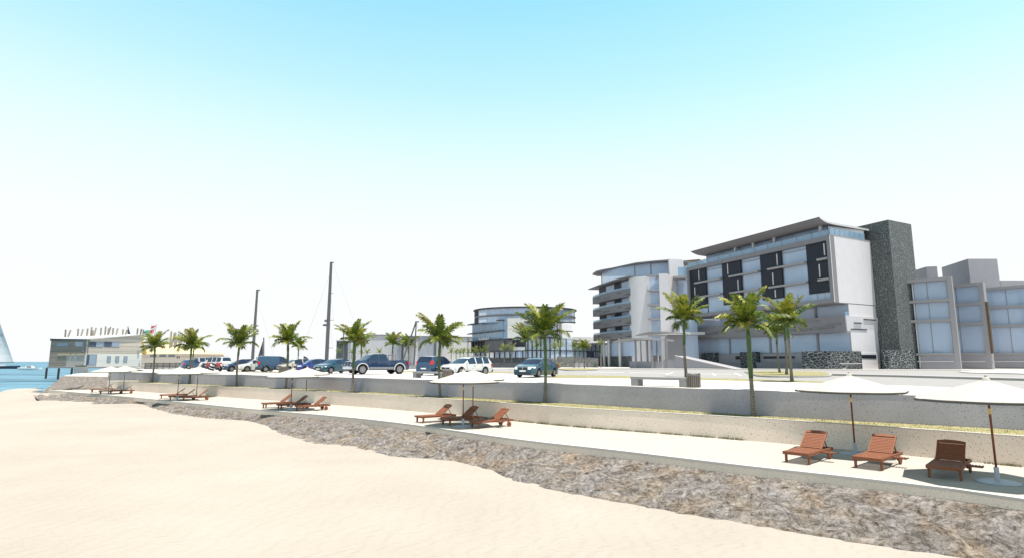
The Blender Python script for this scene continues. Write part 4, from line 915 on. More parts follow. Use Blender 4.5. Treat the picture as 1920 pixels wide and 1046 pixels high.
for x0, x1, z0 in ((28.1, 32.68, 14.0), (18.75, 23.5, 14.0), (9.6, 14.1, 14.0), (.57, 4.57, 14.0)):
    h.b('dark_panel', 'panel_dark', (x0, x1, -.62, -.34, z0, 21.77))
    o = h.b('window', 'window_glass', (x0 + .02, x1 - .02, -.56, -.52, 12.97, 13.98)); h.b('mullion', 'steel_grey', *[(x0 + (x1 - x0) * k / 3 - .03, x0 + (x1 - x0) * k / 3 + .03, -.6, -.5, 12.97, 13.98) for k in (1, 2)], parent=o)
for x0, x1 in ((23.5, 28.1), (14.1, 18.75), (4.57, 9.6)):
    o = h.b('window', 'window_glass', (x0 + .01, x1 - .01, -.72, -.68, 12.96, 21.76))
    h.b('window_frame', 'steel_grey', (x0, x0 + .09, -.76, -.62, 12.96, 21.76), (x1 - .09, x1, -.76, -.62, 12.96, 21.76), (x0, x1, -.76, -.62, 21.2, 21.3), parent=o)
    if x0 < 5: h.b('mullion', 'steel_grey', ((x0 + x1) / 2 - .04, (x0 + x1) / 2 + .04, -.76, -.64, 12.96, 14.2), parent=o)
for x0, x1, z in ((23.72, 31.0, 19.06), (23.72, 31.0, 16.2), (14.3, 21.4, 19.06), (14.3, 21.4, 16.05), (4.6, 12.2, 19.06), (4.6, 12.2, 15.95), (.57, 2.4, 19.06), (.57, 2.5, 15.92)):
    h.b('ledge', 'slab_edge', (x0, x1, -.9, .16, z - .17, z + .13))
for x, z0, z1 in ((30.0, 19.6, 21.55), (31.4, 16.7, 18.35), (21.95, 19.6, 21.55), (19.55, 16.35, 18.3), (10.38, 19.5, 21.4), (11.5, 16.4, 18.36), (1.27, 19.6, 21.45), (2.37, 16.4, 18.4), (31.5, 14.2, 15.6), (11.2, 14.2, 15.5), (20.8, 14.2, 15.5)):
    h.b('slit_window', 'metal_white', (x - .1, x + .1, -.4, -.30, z0, z1))
h.b('floor_slab', 'interior_slab', *[(1.5, XL - .6, -7.5, -.95, z - .16, z + .12) for z in (19.05, 16.0)], (1.5, XL - .6, -7.5, -1.02, 12.4, 12.9), (1.5, XL - .6, -7.5, -1.02, 21.5, 21.75))
h.b('room_wall', 'interior_wall', (1.5, XL - .6, -7.7, -7.5, 12.4, 21.75), *[(x - .1, x + .1, -7.5, -1.05, 12.9, 21.5) for x in (4.3, 9.9, 13.9, 18.9, 23.3, 28.3)])
h.b('curtain', 'curtain', *[(x0, x1, -1.5, -1.35, z0, z0 + 2.3) for x0, x1, z0 in ((4.9, 6.0, 16.2), (8.7, 9.4, 19.3), (14.5, 15.2, 13.0), (17.6, 18.4, 19.3), (24.0, 25.2, 16.3), (27.2, 27.9, 13.0), (24.0, 24.6, 19.3), (8.4, 9.4, 13.0))])
# roof terrace and upswept roof
h.pr('roof_deck', 'slab_edge', [(.6, -1.02), (XL - .6, -1.02), (XL - .4, -12), (1.6, -10.4)], 22.2, 22.44)
mb = MB(); prof = [(2.0, 24.98, 24.92), (1.5, 24.80, 24.70), (.9, 24.64, 24.50), (.2, 24.54, 24.36), (-1.2, 24.5, 24.28), (-11.0, 24.5, 24.28)]
for i in range(len(prof) - 1):
    (ya, ta, ba), (yb, tb, bb) = prof[i], prof[i + 1]
    xa0, xb0 = -.116 * ya, -.116 * yb; xe = 29.2
    mb.add([(xa0, ya, ta), (xe, ya, ta), (xe, yb, tb), (xb0, yb, tb), (xa0, ya, ba), (xe, ya, ba), (xe, yb, bb), (xb0, yb, bb)], [(0, 1, 2, 3), (4, 7, 6, 5), (0, 3, 7, 4), (1, 5, 6, 2)] + ([(0, 4, 5, 1)] if i == 0 else []))
rf = h.mb(mb, 'roof', 'soffit_grey', rec=False)
h.mb(MB().bar((-.24, 2.0, 25.0), (29.2, 2.0, 25.0), .06, .07), 'eave_edge', 'steel_dark', rf)
h.mb(MB().add([(-.116 * a - .02, a, t + .02) for a, t, b_ in prof] + [(-.116 * a - .02, a, b_ - .06) for a, t, b_ in prof], [(i, i + 1, 7 + i, 6 + i) for i in range(5)]), 'roof_edge', 'metal_white', rf, rec=False)
h.b('roof_column', 'metal_white', *[(20.0, 20.35, -.9, -.55, 22.45, 24.36)]); h.b('roof_column', 'metal_white', (15.6, 15.95, -.9, -.55, 22.45, 24.36)); h.b('roof_column', 'metal_white', (10.9, 11.25, -.9, -.55, 22.45, 24.36)); h.b('roof_column', 'metal_white', (1.8, 2.15, -.9, -.55, 22.45, 24.36))
pg = h.b('penthouse_window', 'window_glass', (1.4, 29.0, -1.6, -1.55, 22.46, 24.27)); h.b('window_frame', 'steel_grey', *[(x, x + .08, -1.64, -1.5, 22.46, 24.27) for x in (1.4, 4.6, 8, 12.5, 15.7, 20, 24.4, 28.9)], parent=pg)
h.b('penthouse_wall', 'interior_wall', (1.6, 29, -4.6, -4.4, 22.46, 24.27), (28.8, 29.0, -4.4, -1.7, 22.46, 24.27), (15.5, 15.7, -4.4, -1.7, 22.46, 24.27), (1.4, 1.5, -9.5, -1.7, 22.46, 24.27))
rg = h.b('balustrade', 'rail_glass', (.15, XL - .1, -.16, -.13, 22.46, 23.35)); h.b('rail_post', 'steel_grey', *[(x, x + .05, -.2, -.1, 22.46, 23.36) for x in (.15, 3.1, 6, 9, 12, 15, 18, 21, 24, 27, 30, 33)], (.15, XL - .1, -.18, -.11, 23.35, 23.39), parent=rg)
rg = h.pr('balustrade', 'rail_glass', [e_(.25, .05), e_(9.3, .05), e_(9.3, .09), e_(.25, .09)], 22.63, 23.62)
mb = MB()
for k in range(8): q = e_(.3 + k * 1.27, .07); mb.box(q[0] - .04, q[0] + .04, q[1] - .04, q[1] + .04, 22.63, 23.63)
h.mb(mb, 'rail_post', 'steel_grey', rg)
# recessed storeys below
RC = -3.38; x0s = ed[0] * 3.4
h.pr('overhang_soffit', 'soffit_grey', [(.1, -.1), (XL, -.1), (XL, -10), e_(el_ - .2, .2)], 12.24, 12.325)
cols = (6.2, 15.9, 25.75)
for z0, z1 in ((10.1, 12.23), (5.12, 8.1)):
    edges = [x0s + .05, *cols, 35.3]
    for a, b in zip(edges, edges[1:]):
        h.b('window', 'window_glass', (a + .22, b - .22, RC - .04, RC, z0, z1))
    h.b('window_head', 'steel_grey', (x0s, 35.4, RC - .1, RC + .05, z1 - .02, z1 + .1), (x0s, 35.4, RC - .1, RC + .05, z0 - .12, z0 - .01))
for x in cols + (35.4,): h.b('column', 'frame_grey', (x - .2, x + .2, RC - .3, RC + .12, 5.0, 12.23))
h.b('floor_slab', 'interior_slab', (1.75, 35.3, -9.6, -3.5, 7.95, 10.05), (1.75, 35.3, -9.6, -3.5, 4.7, 5.05))
h.b('room_wall', 'interior_wall', (1.75, 35.3, -9.8, -9.6, 4.7, 12.2), (20.2, 20.4, -9.6, -3.6, 5.05, 12.2), (9.3, 9.5, -9.6, -5.5, 5.05, 12.2), (2.6, 2.8, -7.6, -5.0, 5.05, 12.2), (29.2, 29.4, -9.6, -4.5, 5.05, 12.2))
mb = MB(); xa = ed[0] * 2.3
mb.add([(xa - .12, -2.12, 10.43), (35.9, -2.12, 10.43), (36.6, -2.32, 8.3), (xa + .05, -2.36, 7.98), (xa - .12, -2.36, 10.43), (35.9, -2.36, 10.43), (36.6, -2.6, 8.3), (xa + .05, -2.6, 7.98)], [(0, 1, 2, 3), (4, 7, 6, 5), (0, 4, 5, 1), (3, 2, 6, 7), (0, 3, 7, 4), (1, 5, 6, 2)])
bp = h.mb(mb, 'balcony_parapet', 'frame_grey')
h.b('parapet_slot', 'steel_grey', *[(x, x + l, -2.3 + .0, -2.02, z, z + .08) for x, l, z in ((1.0, 2.6, 9.2), (2.2, 3.6, 8.75), (4.6, 2.4, 9.85), (6.2, 4.4, 8.7), (13.5, 3.5, 9.4), (20.5, 2.5, 9.2), (26, 2.6, 9.3), (30, 3, 9.9), (27.5, 3.4, 8.95))], parent=bp)
h.b('balcony_deck', 'slab_edge', (xa, 36.0, -3.4, -2.6, 7.98, 8.2))
a0, a1 = e_(2.3, -.14), e_(11.0, -.14); b1, b0 = e_(11.0, .2), e_(2.45, .2); c0, c1 = e_(2.42, .06), e_(11.5, .06); d1, d0 = e_(11.5, .4), e_(2.55, .4)
mb = MB().add([(*a0, 10.45), (*a1, 10.4), (*c1, 7.65), (*c0, 7.95), (*b0, 10.45), (*b1, 10.4), (*d1, 7.65), (*d0, 7.95)], [(0, 1, 2, 3), (4, 7, 6, 5), (0, 4, 5, 1), (3, 2, 6, 7), (0, 3, 7, 4), (1, 5, 6, 2)])
bpe = h.mb(mb, 'balcony_end_panel', 'render_white')
mb = MB()
for s0, s1, z, o in ((6.8, 10.0, 10.0, -.15), (4.3, 6.2, 9.4, -.11), (3.5, 7.6, 8.45, -.03)):
    p, q = e_(s0, o), e_(s1, o); mb.bar((*p, z), (*q, z), .1, .14)
h.mb(mb, 'panel_slot', 'panel_dark', bpe)
rg = h.pr('balustrade', 'rail_glass', [e_(2.5, .02), e_(10.4, .02), e_(10.4, .06), e_(2.5, .06)], 10.46, 11.05)
h.pr('lower_end_wall', 'render_white', [e_(3.42, .0), e_(10.5, .0), e_(10.5, .5), e_(3.6, .5)], 4.9, 12.23)
h.pr('side_wall', 'render_grey', [(35.5, -3.2), (35.8, -3.2), (35.8, -10.6), (35.5, -10.6)], G, 12.2); h.pr('side_wall', 'render_grey', [(XL - .3, -1.0), (XL, -1.0), (XL, -10.6), (XL - .3, -10.6)], 12.3, 22.3); h.pr('rear_wall', 'render_grey', [(1.3, -10.6), (36, -10.6), (36, -11), (1.3, -11)], G, 22.2)
h.b('plinth', 'render_grey', (1.8, 36, -3.6, -2.95, G, 4.98)); h.b('garden_wall', 'frame_grey', (4.3, 34, -2.3, -2.0, G, 3.45))
h.b('plinth_window', 'panel_dark', (10.5, 17.2, -2.97, -2.9, 4.1, 4.5)); h.b('plinth_window', 'panel_dark', (22.6, 24.0, -2.97, -2.9, 4.0, 4.6))
for x in (28.75, 18.2): h.b('stone_pier', 'stone_wall', (x - .2, x + 3.6, -2.94, -1.98, G, 5.3))
h.pr('stone_base', 'stone_wall', [e_(-2.45, -.3), e_(5.2, -.3), e_(5.2, .8), (4.2, -.4), (4.3, 2.43)], G, 5.12)
h.pr('low_wall', 'render_white', [e_(5.2, -.1), e_(10.3, -.1), e_(10.3, .9), e_(5.2, .9)], G, 4.92)
h.pr('wall_slot', 'panel_dark', [e_(5.3, -.14), e_(9.3, -.14), e_(9.3, .2), e_(5.3, .2)], 4.05, 4.62)
p, q = e_(-.8, -.62), e_(8.6, -.62); h.mb(MB().bar((*p, 3.3), (*q, 3.3), .07, .1), 'handrail', 'metal_white')

# stone tower
EV = (.8806, .4738)
def add2(p, a, d): return (p[0] + a * d[0], p[1] + a * d[1])
TC = (58.5, 87); TE = add2(TC, 6.5, EV)
tt = thing('stone_tower', 'tall dark rough stone tower at the right end of the hotel block', 'tower', (*TC, G))
def rel(p): return (p[0] - TC[0], p[1] - TC[1])
MB().prism([rel(q) for q in (TC, TE, add2(TE, 13, U_), add2(TC, 13, U_))], 0, 25.35 - G).build('tower_shaft', 'stone_small', tt)
c0 = gz(1668, 694.0, G); Yc = 84.2; c0 = at(1667, 690, Yc); c0 = (c0.x, c0.y); c1 = at(1716.5, 690, 87.2); c1 = (c1.x, c1.y)
MB().prism([rel(q) for q in (c0, c1, add2(c1, 3.4, U_), add2(c0, .9, U_))], 0, 5.35 - G).build('tower_footing', 'stone_wall', tt)

# terrace apartments stepping back to the right
def apartments(C, d, width, zs, label, over, extra, k=.2, right=.62):
    f = Frame('apartment_block', label, 'apartments', C, d, 'stepped apartment blocks right of the stone tower'); zt, z2, z3, zb = zs
    f.b('side_column', 'slab_edge', (-.02, right, -.9, 0, G, zt))
    
    def sl(nm, ov, y, a, b): f.pr(nm, 'slab_edge', [(right, y), (width + ov, y), (width + ov, -6), (right + 5.2 * k, -6), (right, -.9)], a, b)
    sl('roof_slab', over, .25, zt - .5, zt); sl('floor_slab', over * .9, .2, z2 - .22, z2 + .22); sl('floor_slab', over * .8, .2, z3 - .2, z3 + .22); sl('floor_slab', over * .3, .12, zb - .2, zb + .12)
    f.b('plinth', 'render_grey', (right, width - .3, -.6, -.02, G, zb - .21))
    for a, b in ((z2 + .23, zt - .51), (z3 + .23, z2 - .23), (zb + .13, z3 - .21)):
        w_ = f.b('window', 'window_glass', (right + .02, width - .1, -.42, -.38, a, b)); f.b('mullion', 'steel_grey', (width * .62, width * .62 + .08, -.46, -.34, a, b), (right + .02, right + .1, -.46, -.34, a, b), (width - .18, width - .1, -.46, -.34, a, b), parent=w_)
    f.pr('side_wall', 'interior_wall', [(right, -.92), (right + .2, -.92), (right + .2 + 5 * k, -5.9), (right + 5 * k, -5.9)], zb + .13, zt - .51)
    f.b('room_wall', 'interior_wall', (right + 5 * k, width, -6.1, -5.9, G, zt - .5), (width * .55, width * .58, -5.9, -4.4, zb + .13, zt - .51), (width - .1, width + .1, -6, -.5, G, zt - .52))
    f.b('handrail', 'metal_white', (.7, width + .2, .35, .42, 3.55, 3.66))
    f.pr('rear_mass', 'render_grey', [(right + 5.3 * k, -6.15), (width, -6.15), (width, -12), (right + 11.5 * k, -12)], G, zt - .05)
    if extra: f.b('room_wall', 'render_white', (right + .9, width - .6, -2.6, -2.4, zb + .13, zb + (z3 - zb) * .62))
    return f
def zz(x, y, Y): return at(1680 + x / 4.754, 480 + y / 4.754, Y).z
apartments((65.79, 85), (-.708, .706), 5.0, (16.16, zz(490, 385, 85), zz(515, 565, 85), zz(560, 868, 85)), 'apartment block with thick floor slabs, nearest one right of the stone tower', 1.2, True)
f2 = apartments((75.12, 90.7), (-.504, .864), 6.2, (16.13, zz(770, 415, 90.7), zz(790, 597, 90.7), zz(845, 865, 90.7)), 'middle glazed apartment block beside a tall brown fin', .4, True, .5)
f2.b('brown_fin', 'brown_fin', (-.34, -.04, -.35, .05, zz(845, 865, 90.7), zz(775, 405, 90.7)))
apartments((86.9, 91.5), (-.58, .815), 9.6, (16.15, zz(1140, 440, 94.3), zz(1140, 612, 94.3), zz(1000, 865, 95)), 'widest glazed apartment block cut by the right picture edge', .2, False)
def block(name, label, pts, z1, m, cat='building', z0=G): return tag(MB().prism(pts, z0, z1).build(name, m), label, cat)
A5 = (84.75, 105); block('rear_block', 'tall plain grey block rising behind the apartment blocks at far right', [A5, (90.2, 105), (92.6, 114.8), (87.15, 114.8)], 22.4, 'render_grey')
q0 = gz(1736.8, 500.2, 20.6); q1 = gz(1766, 497.3, 20.6); q2 = gz(1719, 505.5, 20.6)
block('rear_block', 'lower grey rooftop block between the stone tower and the tall grey block', [q0, (q1[0], q0[1] - .5), (q1[0] + 2.5, q0[1] + 12), (q2[0] + 1, q2[1] + 4), q2], 20.6, 'render_grey')
q0 = at(1877, 540, 112); q1 = at(1960, 540, 112); tz_ = at(1895, 525.5, 112).z
block('rear_block', 'low pale rooftop block behind the widest apartment block at the picture edge', [(q0.x, 112), (q1.x, 112), (q1.x, 122), (q0.x + 3, 122)], tz_, 'render_grey')

# round wing with leaf-shaped roof and curved balconies
RW = Frame('round_wing', 'hotel wing with curved grey balconies under a leaf shaped roof', 'hotel wing', (25.9, 121), (-.301, .954))
LW_ = 20.2
def arc(y0, bul=1.0, n=14, x0=0, x1=LW_): return [(lerp(x0, x1, k / n), y0 + bul * (1 - (2 * k / n - 1) ** 2)) for k in range(n + 1)]
bz = [(at(1188, a, 121).z, at(1188, b, 121).z) for a, b in ((538.8, 553.1), (566.3, 580), (592.6, 607), (620.1, 632.7))]
zr2 = 21.35
lev = [zr2] + [b[1] for b in bz]
for i, (zt_, zb_) in enumerate(bz):
    o, n_ = arc(0.0), arc(-.2)
    bd = RW.pr('balcony_band', 'soffit_grey', o + n_[::-1], [zb_] * len(o) * 2, [zt_] * len(o) * 2)
    RW.b('band_end', 'metal_white', (-.08, .0, -.42, .16, zb_ - .05, zt_ + .05), parent=bd)
    mb = MB()
    for x, l, dz_ in ((1.2, 3.6, .35), (4.6, 2.2, .95), (9, 3.4, .45), (13.5, 2.6, .9)):
        y = 1.0 * (1 - (2 * (x + l / 2) / LW_ - 1) ** 2) + .0; mb.box(x, x + l, y - .12, y + .03, zb_ + dz_, zb_ + dz_ + .07)
    RW.mb(mb, 'band_slot', 'panel_dark', bd)
    o, n_ = arc(-.08), arc(-.11); RW.pr('balustrade', 'rail_glass', o + n_[::-1], zt_, zt_ + .42)
    RW.pr('balcony_slab', 'slab_edge', arc(-.21) + [(LW_, -9), (.2, -9)], zb_ + .02, zb_ + .26)
    zc = lev[i] - (.05 if i else .2); z0 = zb_ + .27
    yb = -.5; xs_ = [RW.px(p, 560, yb)[0] for p in (1181, 1165.5, 1152.5, 1136.5, 1124)]
    for j, m in enumerate(('window_glass', 'panel_dark', 'window_glass', 'panel_dark')):
        o = RW.b('window' if m[0] == 'w' else 'dark_panel', m, (xs_[j] + .04, xs_[j + 1] - .04, yb - .05, yb + (.0 if m[0] == 'w' else .05), z0, zc))
        if m[0] == 'p': RW.b('slit_window', 'metal_white', (xs_[j] + .9, xs_[j] + 1.05, yb + .03, yb + .09, z0 + .1, z0 + 1.2), parent=o)
    [RW.b('window_frame', 'frame_grey', (x - .06, x + .06, yb - .1, yb + .08, z0, zc)) for x in xs_]
    RW.b('room_wall', 'interior_wall', (xs_[0], xs_[-1], -8.2, -8, z0, zc), (xs_[2] - .1, xs_[2] + .1, -8, yb - .1, z0, zc))
p2 = [RW.loc(*gz(x, y, zr2 + .1)) for x, y in ((1181.7, 518), (1160, 522.5), (1140, 529), (1122, 535), (1103, 542.3))]
RW.pr('upper_slab', 'soffit_grey', p2 + [(LW_ + 2, -6), (12, -12), (-2, -12)], zr2, zr2 + .22)
# plan of the white curved end, from the balconies round to the link
def wl(*pts): return [RW.loc(*p) for p in pts]
def ribbon(name, m, pts, th, z0, z1, smooth=False):
    P = [Vector((*p, 0)) for p in pts]; Q = offset(P, th)
    return RW.pr(name, m, [(p.x, p.y) for p in P] + [(q.x, q.y) for q in Q[::-1]], z0, z1)
cw = resample([(25.3, 123.2), (25.5, 121.4), (26.4, 120.2), (27.7, 119.4), (29.0, 118.9)], .35)
ribbon('curved_wall', 'render_white', wl(*[(p.x, p.y) for p in cw]), .3, G, 21.3)
a, b = at(1220.5, 600, 118.9), at(1238.5, 600, 118.4); zw = [at(1230, y, 118.7).z for y in (518.5, 546, 573, 599)]
wn = ribbon('stair_window', 'window_glass', wl((a.x, a.y), (b.x, b.y)), .06, G + 2.4, zw[0])
ribbon('stair_wall', 'interior_wall', wl((a.x + .3, a.y + 4), (b.x + .8, b.y + 4)), .2, G, 21)
for z in zw:
    ribbon('sun_slab', 'slab_edge', wl((a.x - .9, a.y - 1.0), (a.x - .2, a.y - 1.5), (b.x, b.y - 1.2), (b.x + .1, b.y), (b.x, b.y + .3)), 1.2, z - .05, z + .22)
for k, z in enumerate(zw): ribbon('stair_floor', 'interior_slab', wl((a.x + .2, a.y + .3), (b.x + .2, b.y + .3)), 3.4, z - 1.5, z - 1.35)
c, d, e = at(1238.5, 600, 117.2), at(1255, 600, 116.9), at(1266, 600, 117.6)
ribbon('pilaster', 'render_white', wl((b.x, b.y + .3), (c.x, c.y), (d.x, d.y), (d.x + .2, d.y + 2)), .25, G, 21.5)
g_ = at(1274.5, 600, 119.2); i_ = at(1287, 600, 117.8)
cw = resample([(d.x, d.y + .05), (e.x, e.y + .1), (e.x + .8, e.y + .7), (g_.x, g_.y)], .3)
ribbon('curved_wall', 'render_white', wl(*[(p.x, p.y) for p in cw]), .3, G, 21.3)
ribbon('link_window', 'window_glass', wl((g_.x, g_.y), (i_.x + .6, i_.y)), .06, 11.0, 20.4); ribbon('link_wall', 'interior_wall', wl((g_.x + .5, g_.y + 4), (i_.x + 2, i_.y + 4)), .2, G, 20.4)
zl = at(1272, 520, 117).z; ribbon('link_slab', 'slab_edge', wl((at(1262, 520, 116.6).x, 116.6), (at(1287, 520, 116).x, 116.0)), 3, zl - .25, zl + .2)
ribbon('link_balustrade', 'rail_glass', wl((at(1272, 520, 117).x, 117), (at(1300, 515, 117).x, 117)), .06, zl + .2, zl + 2.1)
ribbon('rear_roof', 'roof_brown', wl((at(1279, 500, 128).x, 128), (at(1312, 490, 126).x, 126)), 5, at(1290, 498, 128).z, at(1296, 489, 128).z)
ribbon('rear_wall', 'render_white', wl((at(1278, 500, 127.5).x, 127.5), (at(1300, 500, 127.0).x, 127)), 3, 14, at(1290, 497, 127.5).z)
# crown storey and leaf roof
leaf = [gz(x, y, 25.0) for x, y in ((1110.8, 513.5), (1117, 508.8), (1128, 505.8), (1150, 502), (1170, 497.5), (1193, 492.6), (1227, 489), (1256, 486.8), (1262, 487))]
lf = [RW.loc(*p) for p in leaf]; back = [RW.loc(*p) for p in ((40, 124), (36, 136), (28, 143), (21.5, 143))]
RW.pr('leaf_roof', 'soffit_grey', lf + back, 24.75, 25.05)
gl_ = [RW.loc(*gz(x, y, 24.6)) for x, y in ((1128, 512.6), (1140, 508.5), (1160, 503.5), (1190, 498.5), (1220, 495), (1254, 492.6))]
ribbon('crown_window', 'window_glass', gl_, -.06 if False else .06, zr2 + .2, 24.74)
mb = MB()
for q in (gl_[0], gl_[3], gl_[4], gl_[5]): mb.box(q[0] - .08, q[0] + .08, q[1] - .08, q[1] + .08, zr2 + .2, 24.74)
RW.mb(mb, 'window_frame', 'frame_grey')
RW.pr('crown_room', 'interior_wall', wl((30.5, 124), (35, 122), (37, 130), (27, 135)), zr2, 24.7)
ribbon('crown_wall', 'render_white', wl((at(1255, 500, 119.2).x, 119.2), (at(1280, 500, 120.2).x, 120.2), (38.5, 126)), .4, 20, 24.95)
RW.pr('core', 'interior_wall', wl((29.5, 124.5), (36, 121.5), (38, 140), (24, 146), (23.0, 138)), G, 21.3)
# ground storey
RW.pr('stone_base', 'stone_small', wl((25.6, 121.3), (at(1121, 680, 140).x, 140), (22, 146), (30, 126)), G, 4.75)
a, b = at(1146, 650, 131), at(1189, 650, 120.4); zg0, zg1 = 4.76, at(1170, 641, 125).z
for (xa_, ya_), (xb_, yb_) in (((b.x, b.y), (lerp(b.x, a.x, .5), lerp(b.y, a.y, .5))), ((lerp(b.x, a.x, .52), lerp(b.y, a.y, .52)), (a.x, a.y)), ((a.x - .1, a.y + .4), (at(1133, 650, 138).x, 138))):
    ribbon('window', 'window_glass', wl((xa_, ya_), (xb_, yb_)), -.06, zg0, zg1)
mb = MB()
for q in ((a.x, a.y), (at(1133, 650, 138).x, 138), (at(1137, 650, 134).x, 134), (lerp(b.x, a.x, .5), lerp(b.y, a.y, .5))):
    l = RW.loc(*q); mb.lathe([(.3, G), (.3, bz[3][1])], 10, Matrix.Translation((l[0], l[1] + .6, 0)))
RW.mb(mb, 'column', 'metal_white')
RW.pr('lobby_wall', 'interior_wall', wl((28.5, 121), (24, 138), (25.5, 140), (31, 122)), G, bz[3][1])

# entrance canopy: two leaf roofs on round posts
ec = thing('entrance_canopy', 'double leaf shaped entrance canopy on grey posts before the round wing', 'canopy', (at(1215, 690, 103).x, 103, G)); EO = ec.location
def leafroof(name, pts, z, th, m):
    P = [(*gz(x, y, z), ) for x, y in pts]; Q = resample([*P], 1.0)
    return MB().prism([(p.x - EO.x, p.y - EO.y) for p in Q], z - G, z + th - G).build(name, m, ec)
def lens(a, b, bow, z, th, name, rise=.35):
    """leaf between two tips, bowed both sides, crowned in the middle"""
    a, b = Vector(a), Vector(b); d = b - a; nrm = Vector((-d.y, d.x)).normalized(); n = 18; mb = MB(); vs = []
    for k in range(n + 1):
        t = k / n; s = sin(pi * t); c = a + d * t
        for w_, zo in ((-bow * s, 0), (0, .0), (bow * s, 0)): vs.append((c.x + nrm.x * w_ - EO.x, c.y + nrm.y * w_ - EO.y, z - G + rise * s + zo))
    o = len(vs); vs += [(x, y, zz_ - th) for x, y, zz_ in vs]
    fs = []
    for k in range(n):
        for j in (0, 1): q = (3 * k + j, 3 * k + j + 1, 3 * k + j + 4, 3 * k + j + 3); fs += [q, tuple(i + o for i in q[::-1])]
        for j in (0, 2): fs.append((3 * k + j, 3 * k + 3 + j, o + 3 * k + 3 + j, o + 3 * k + j))
    return mb.add(vs, fs).build(name, 'slab_edge', ec, rec=False)
l0 = at(1149, 637, 106); l1 = at(1263, 636.5, 99); lens((l0.x, l0.y), (l1.x, l1.y), 3.0, 7.3, .28, 'lower_roof', .35)
u0 = at(1192, 622, 109); u1 = at(1290, 624, 103); lens((u0.x, u0.y), (u1.x, u1.y), 2.6, 8.55, .22, 'upper_roof', .45)
for px_, py_, Y_, w_ in ((1192.5, 683.8, 101, .19), (1214.5, 684, 101, .19), (1223, 686, 99.5, .2), (1250.5, 684.5, 97.5, .24), (1202, 666, 106, .12), (1232, 666, 106, .12)):
    p = at(px_, py_, Y_); MB().lathe([(w_, 0), (w_, 7.5 - G)], 12, Matrix.Translation((p.x - EO.x, p.y - EO.y, 0))).build('post', 'frame_grey', ec)
p, q = at(1216, 630, 104), at(1250, 630, 102); MB().bar((p.x - EO.x, p.y - EO.y, 8.2 - G), (q.x - EO.x, q.y - EO.y, 8.2 - G), .5, .3).build('tie_beam', 'slab_edge', ec)
p, q = at(1187, 690, 104), at(1247, 690, 100); MB().bar((p.x - EO.x, p.y - EO.y, .6), (q.x - EO.x, q.y - EO.y, .6), 2.5, 1.2).build('podium', 'render_grey', ec)
p, q = at(1246, 690, 98), at(1300, 690, 94); MB().bar((p.x - EO.x, p.y - EO.y, .75), (q.x - EO.x, q.y - EO.y, .75), .5, 1.5).build('podium_wall', 'render_grey', ec)
# ramp wall, wedge shaped
a, b = at(1379, 690, 83.5), at(1267, 690, 95); zt = at(1267, 666.4, 95).z
rp = thing('ramp', 'sloping grey ramp with a white top edge beside the hotel entrance', 'ramp', (a.x, a.y, G), atan2(b.y - a.y, b.x - a.x)); Lr = sqrt((b.x - a.x) ** 2 + (b.y - a.y) ** 2)
MB().add([(0, 0, 0), (Lr, 0, 0), (Lr, 0, zt - G), (0, -.0, .05), (0, -2.2, 0), (Lr, -2.2, 0), (Lr, -2.2, zt - G), (0, -2.2, .05)], [(0, 1, 2, 3), (4, 7, 6, 5), (3, 2, 6, 7), (1, 5, 6, 2), (0, 3, 7, 4)]).build('ramp_wall', 'render_grey', rp)
MB().bar((-.1, .0, .08), (Lr, .0, zt - G + .03), .22, .1).build('coping', 'metal_white', rp)
# link wall and glazing between ramp and hotel
lk = thing('link_building', 'low grey link wall with a tall narrow window between entrance canopy and hotel', 'building', (at(1260, 690, 112).x, 112, G)); LO = lk.location
p, q, r_ = at(1248, 650, 113), at(1281, 650, 112), at(1310, 650, 112); zt = at(1260, 627, 112).z
def lb(name, m, x0, x1, y0, y1, z0, z1, parent=None): return MB().box(x0 - LO.x, x1 - LO.x, y0 - LO.y, y1 - LO.y, z0 - G, z1 - G).build(name, m, parent or lk)
lb('wall', 'render_grey', p.x, q.x, 112, 113, G, zt); lb('roof_slab', 'metal_white', p.x - 1.5, r_.x + 1, 111, 116, zt + .01, zt + .5)
wn = lb('window', 'window_glass', q.x + .2, r_.x, 112.2, 112.3, G, zt); lb('window_frame', 'steel_grey', q.x, q.x + .2, 112.1, 112.4, G, zt, wn); lb('room_wall', 'interior_wall', q.x, r_.x + .5, 116, 116.2, G, 12)
lb('upper_wall', 'render_grey', at(1266, 650, 114).x, at(1276, 650, 114).x, 114, 116, zt + .51, 11); lb('upper_window', 'window_glass', at(1276, 650, 114).x, at(1310, 650, 114).x, 114.2, 114.3, zt + .51, 12.2)

# ------------------------------------------------------------------ round glass office building
OF = Frame('office_building', 'round glass office building with dark fins and thin projecting canopies', 'office building', (-2.2, 130), (-.47, .883))
OL = 18.0
for z in (12.95, 10.6, 8.62):
    OF.pr('projecting_slab', 'steel_dark', [(-.1, .1), (OL - 1.6, .5), (OL + 2.4, -.2), (OL, -2.5), (0, -2.5)], z - .14, z + .08)
for z0, z1 in ((10.72, 12.78), (8.72, 10.44)):
    w_ = OF.b('window', 'rail_glass', (.1, OL - .6, -.36, -.3, z0, z1)); OF.b('mullion', 'metal_white', *[(x, x + .07, -.4, -.26, z0, z1) for x in (2.2, 4.4, 6.6, 8.8, 11, 13.2, 15.4)], parent=w_)
    OF.b('curtain', 'curtain', *[(x, x + .7, -1.1, -.95, z0, z1) for x in (.8, 1.9, 3.2, 4.4, 6.2, 8.9)])
OF.b('room_wall', 'interior_wall', (.2, OL - .8, -5.2, -5, 4.3, 12.8), (OL - 1, OL - .8, -5, -.4, 4.3, 12.8))
OF.b('floor_slab', 'interior_slab', *[(.2, OL - .8, -5, -.45, z - .3, z - .15) for z in (12.95, 10.6, 8.62)], (.2, OL - .8, -5, -.45, 5.7, 5.95))
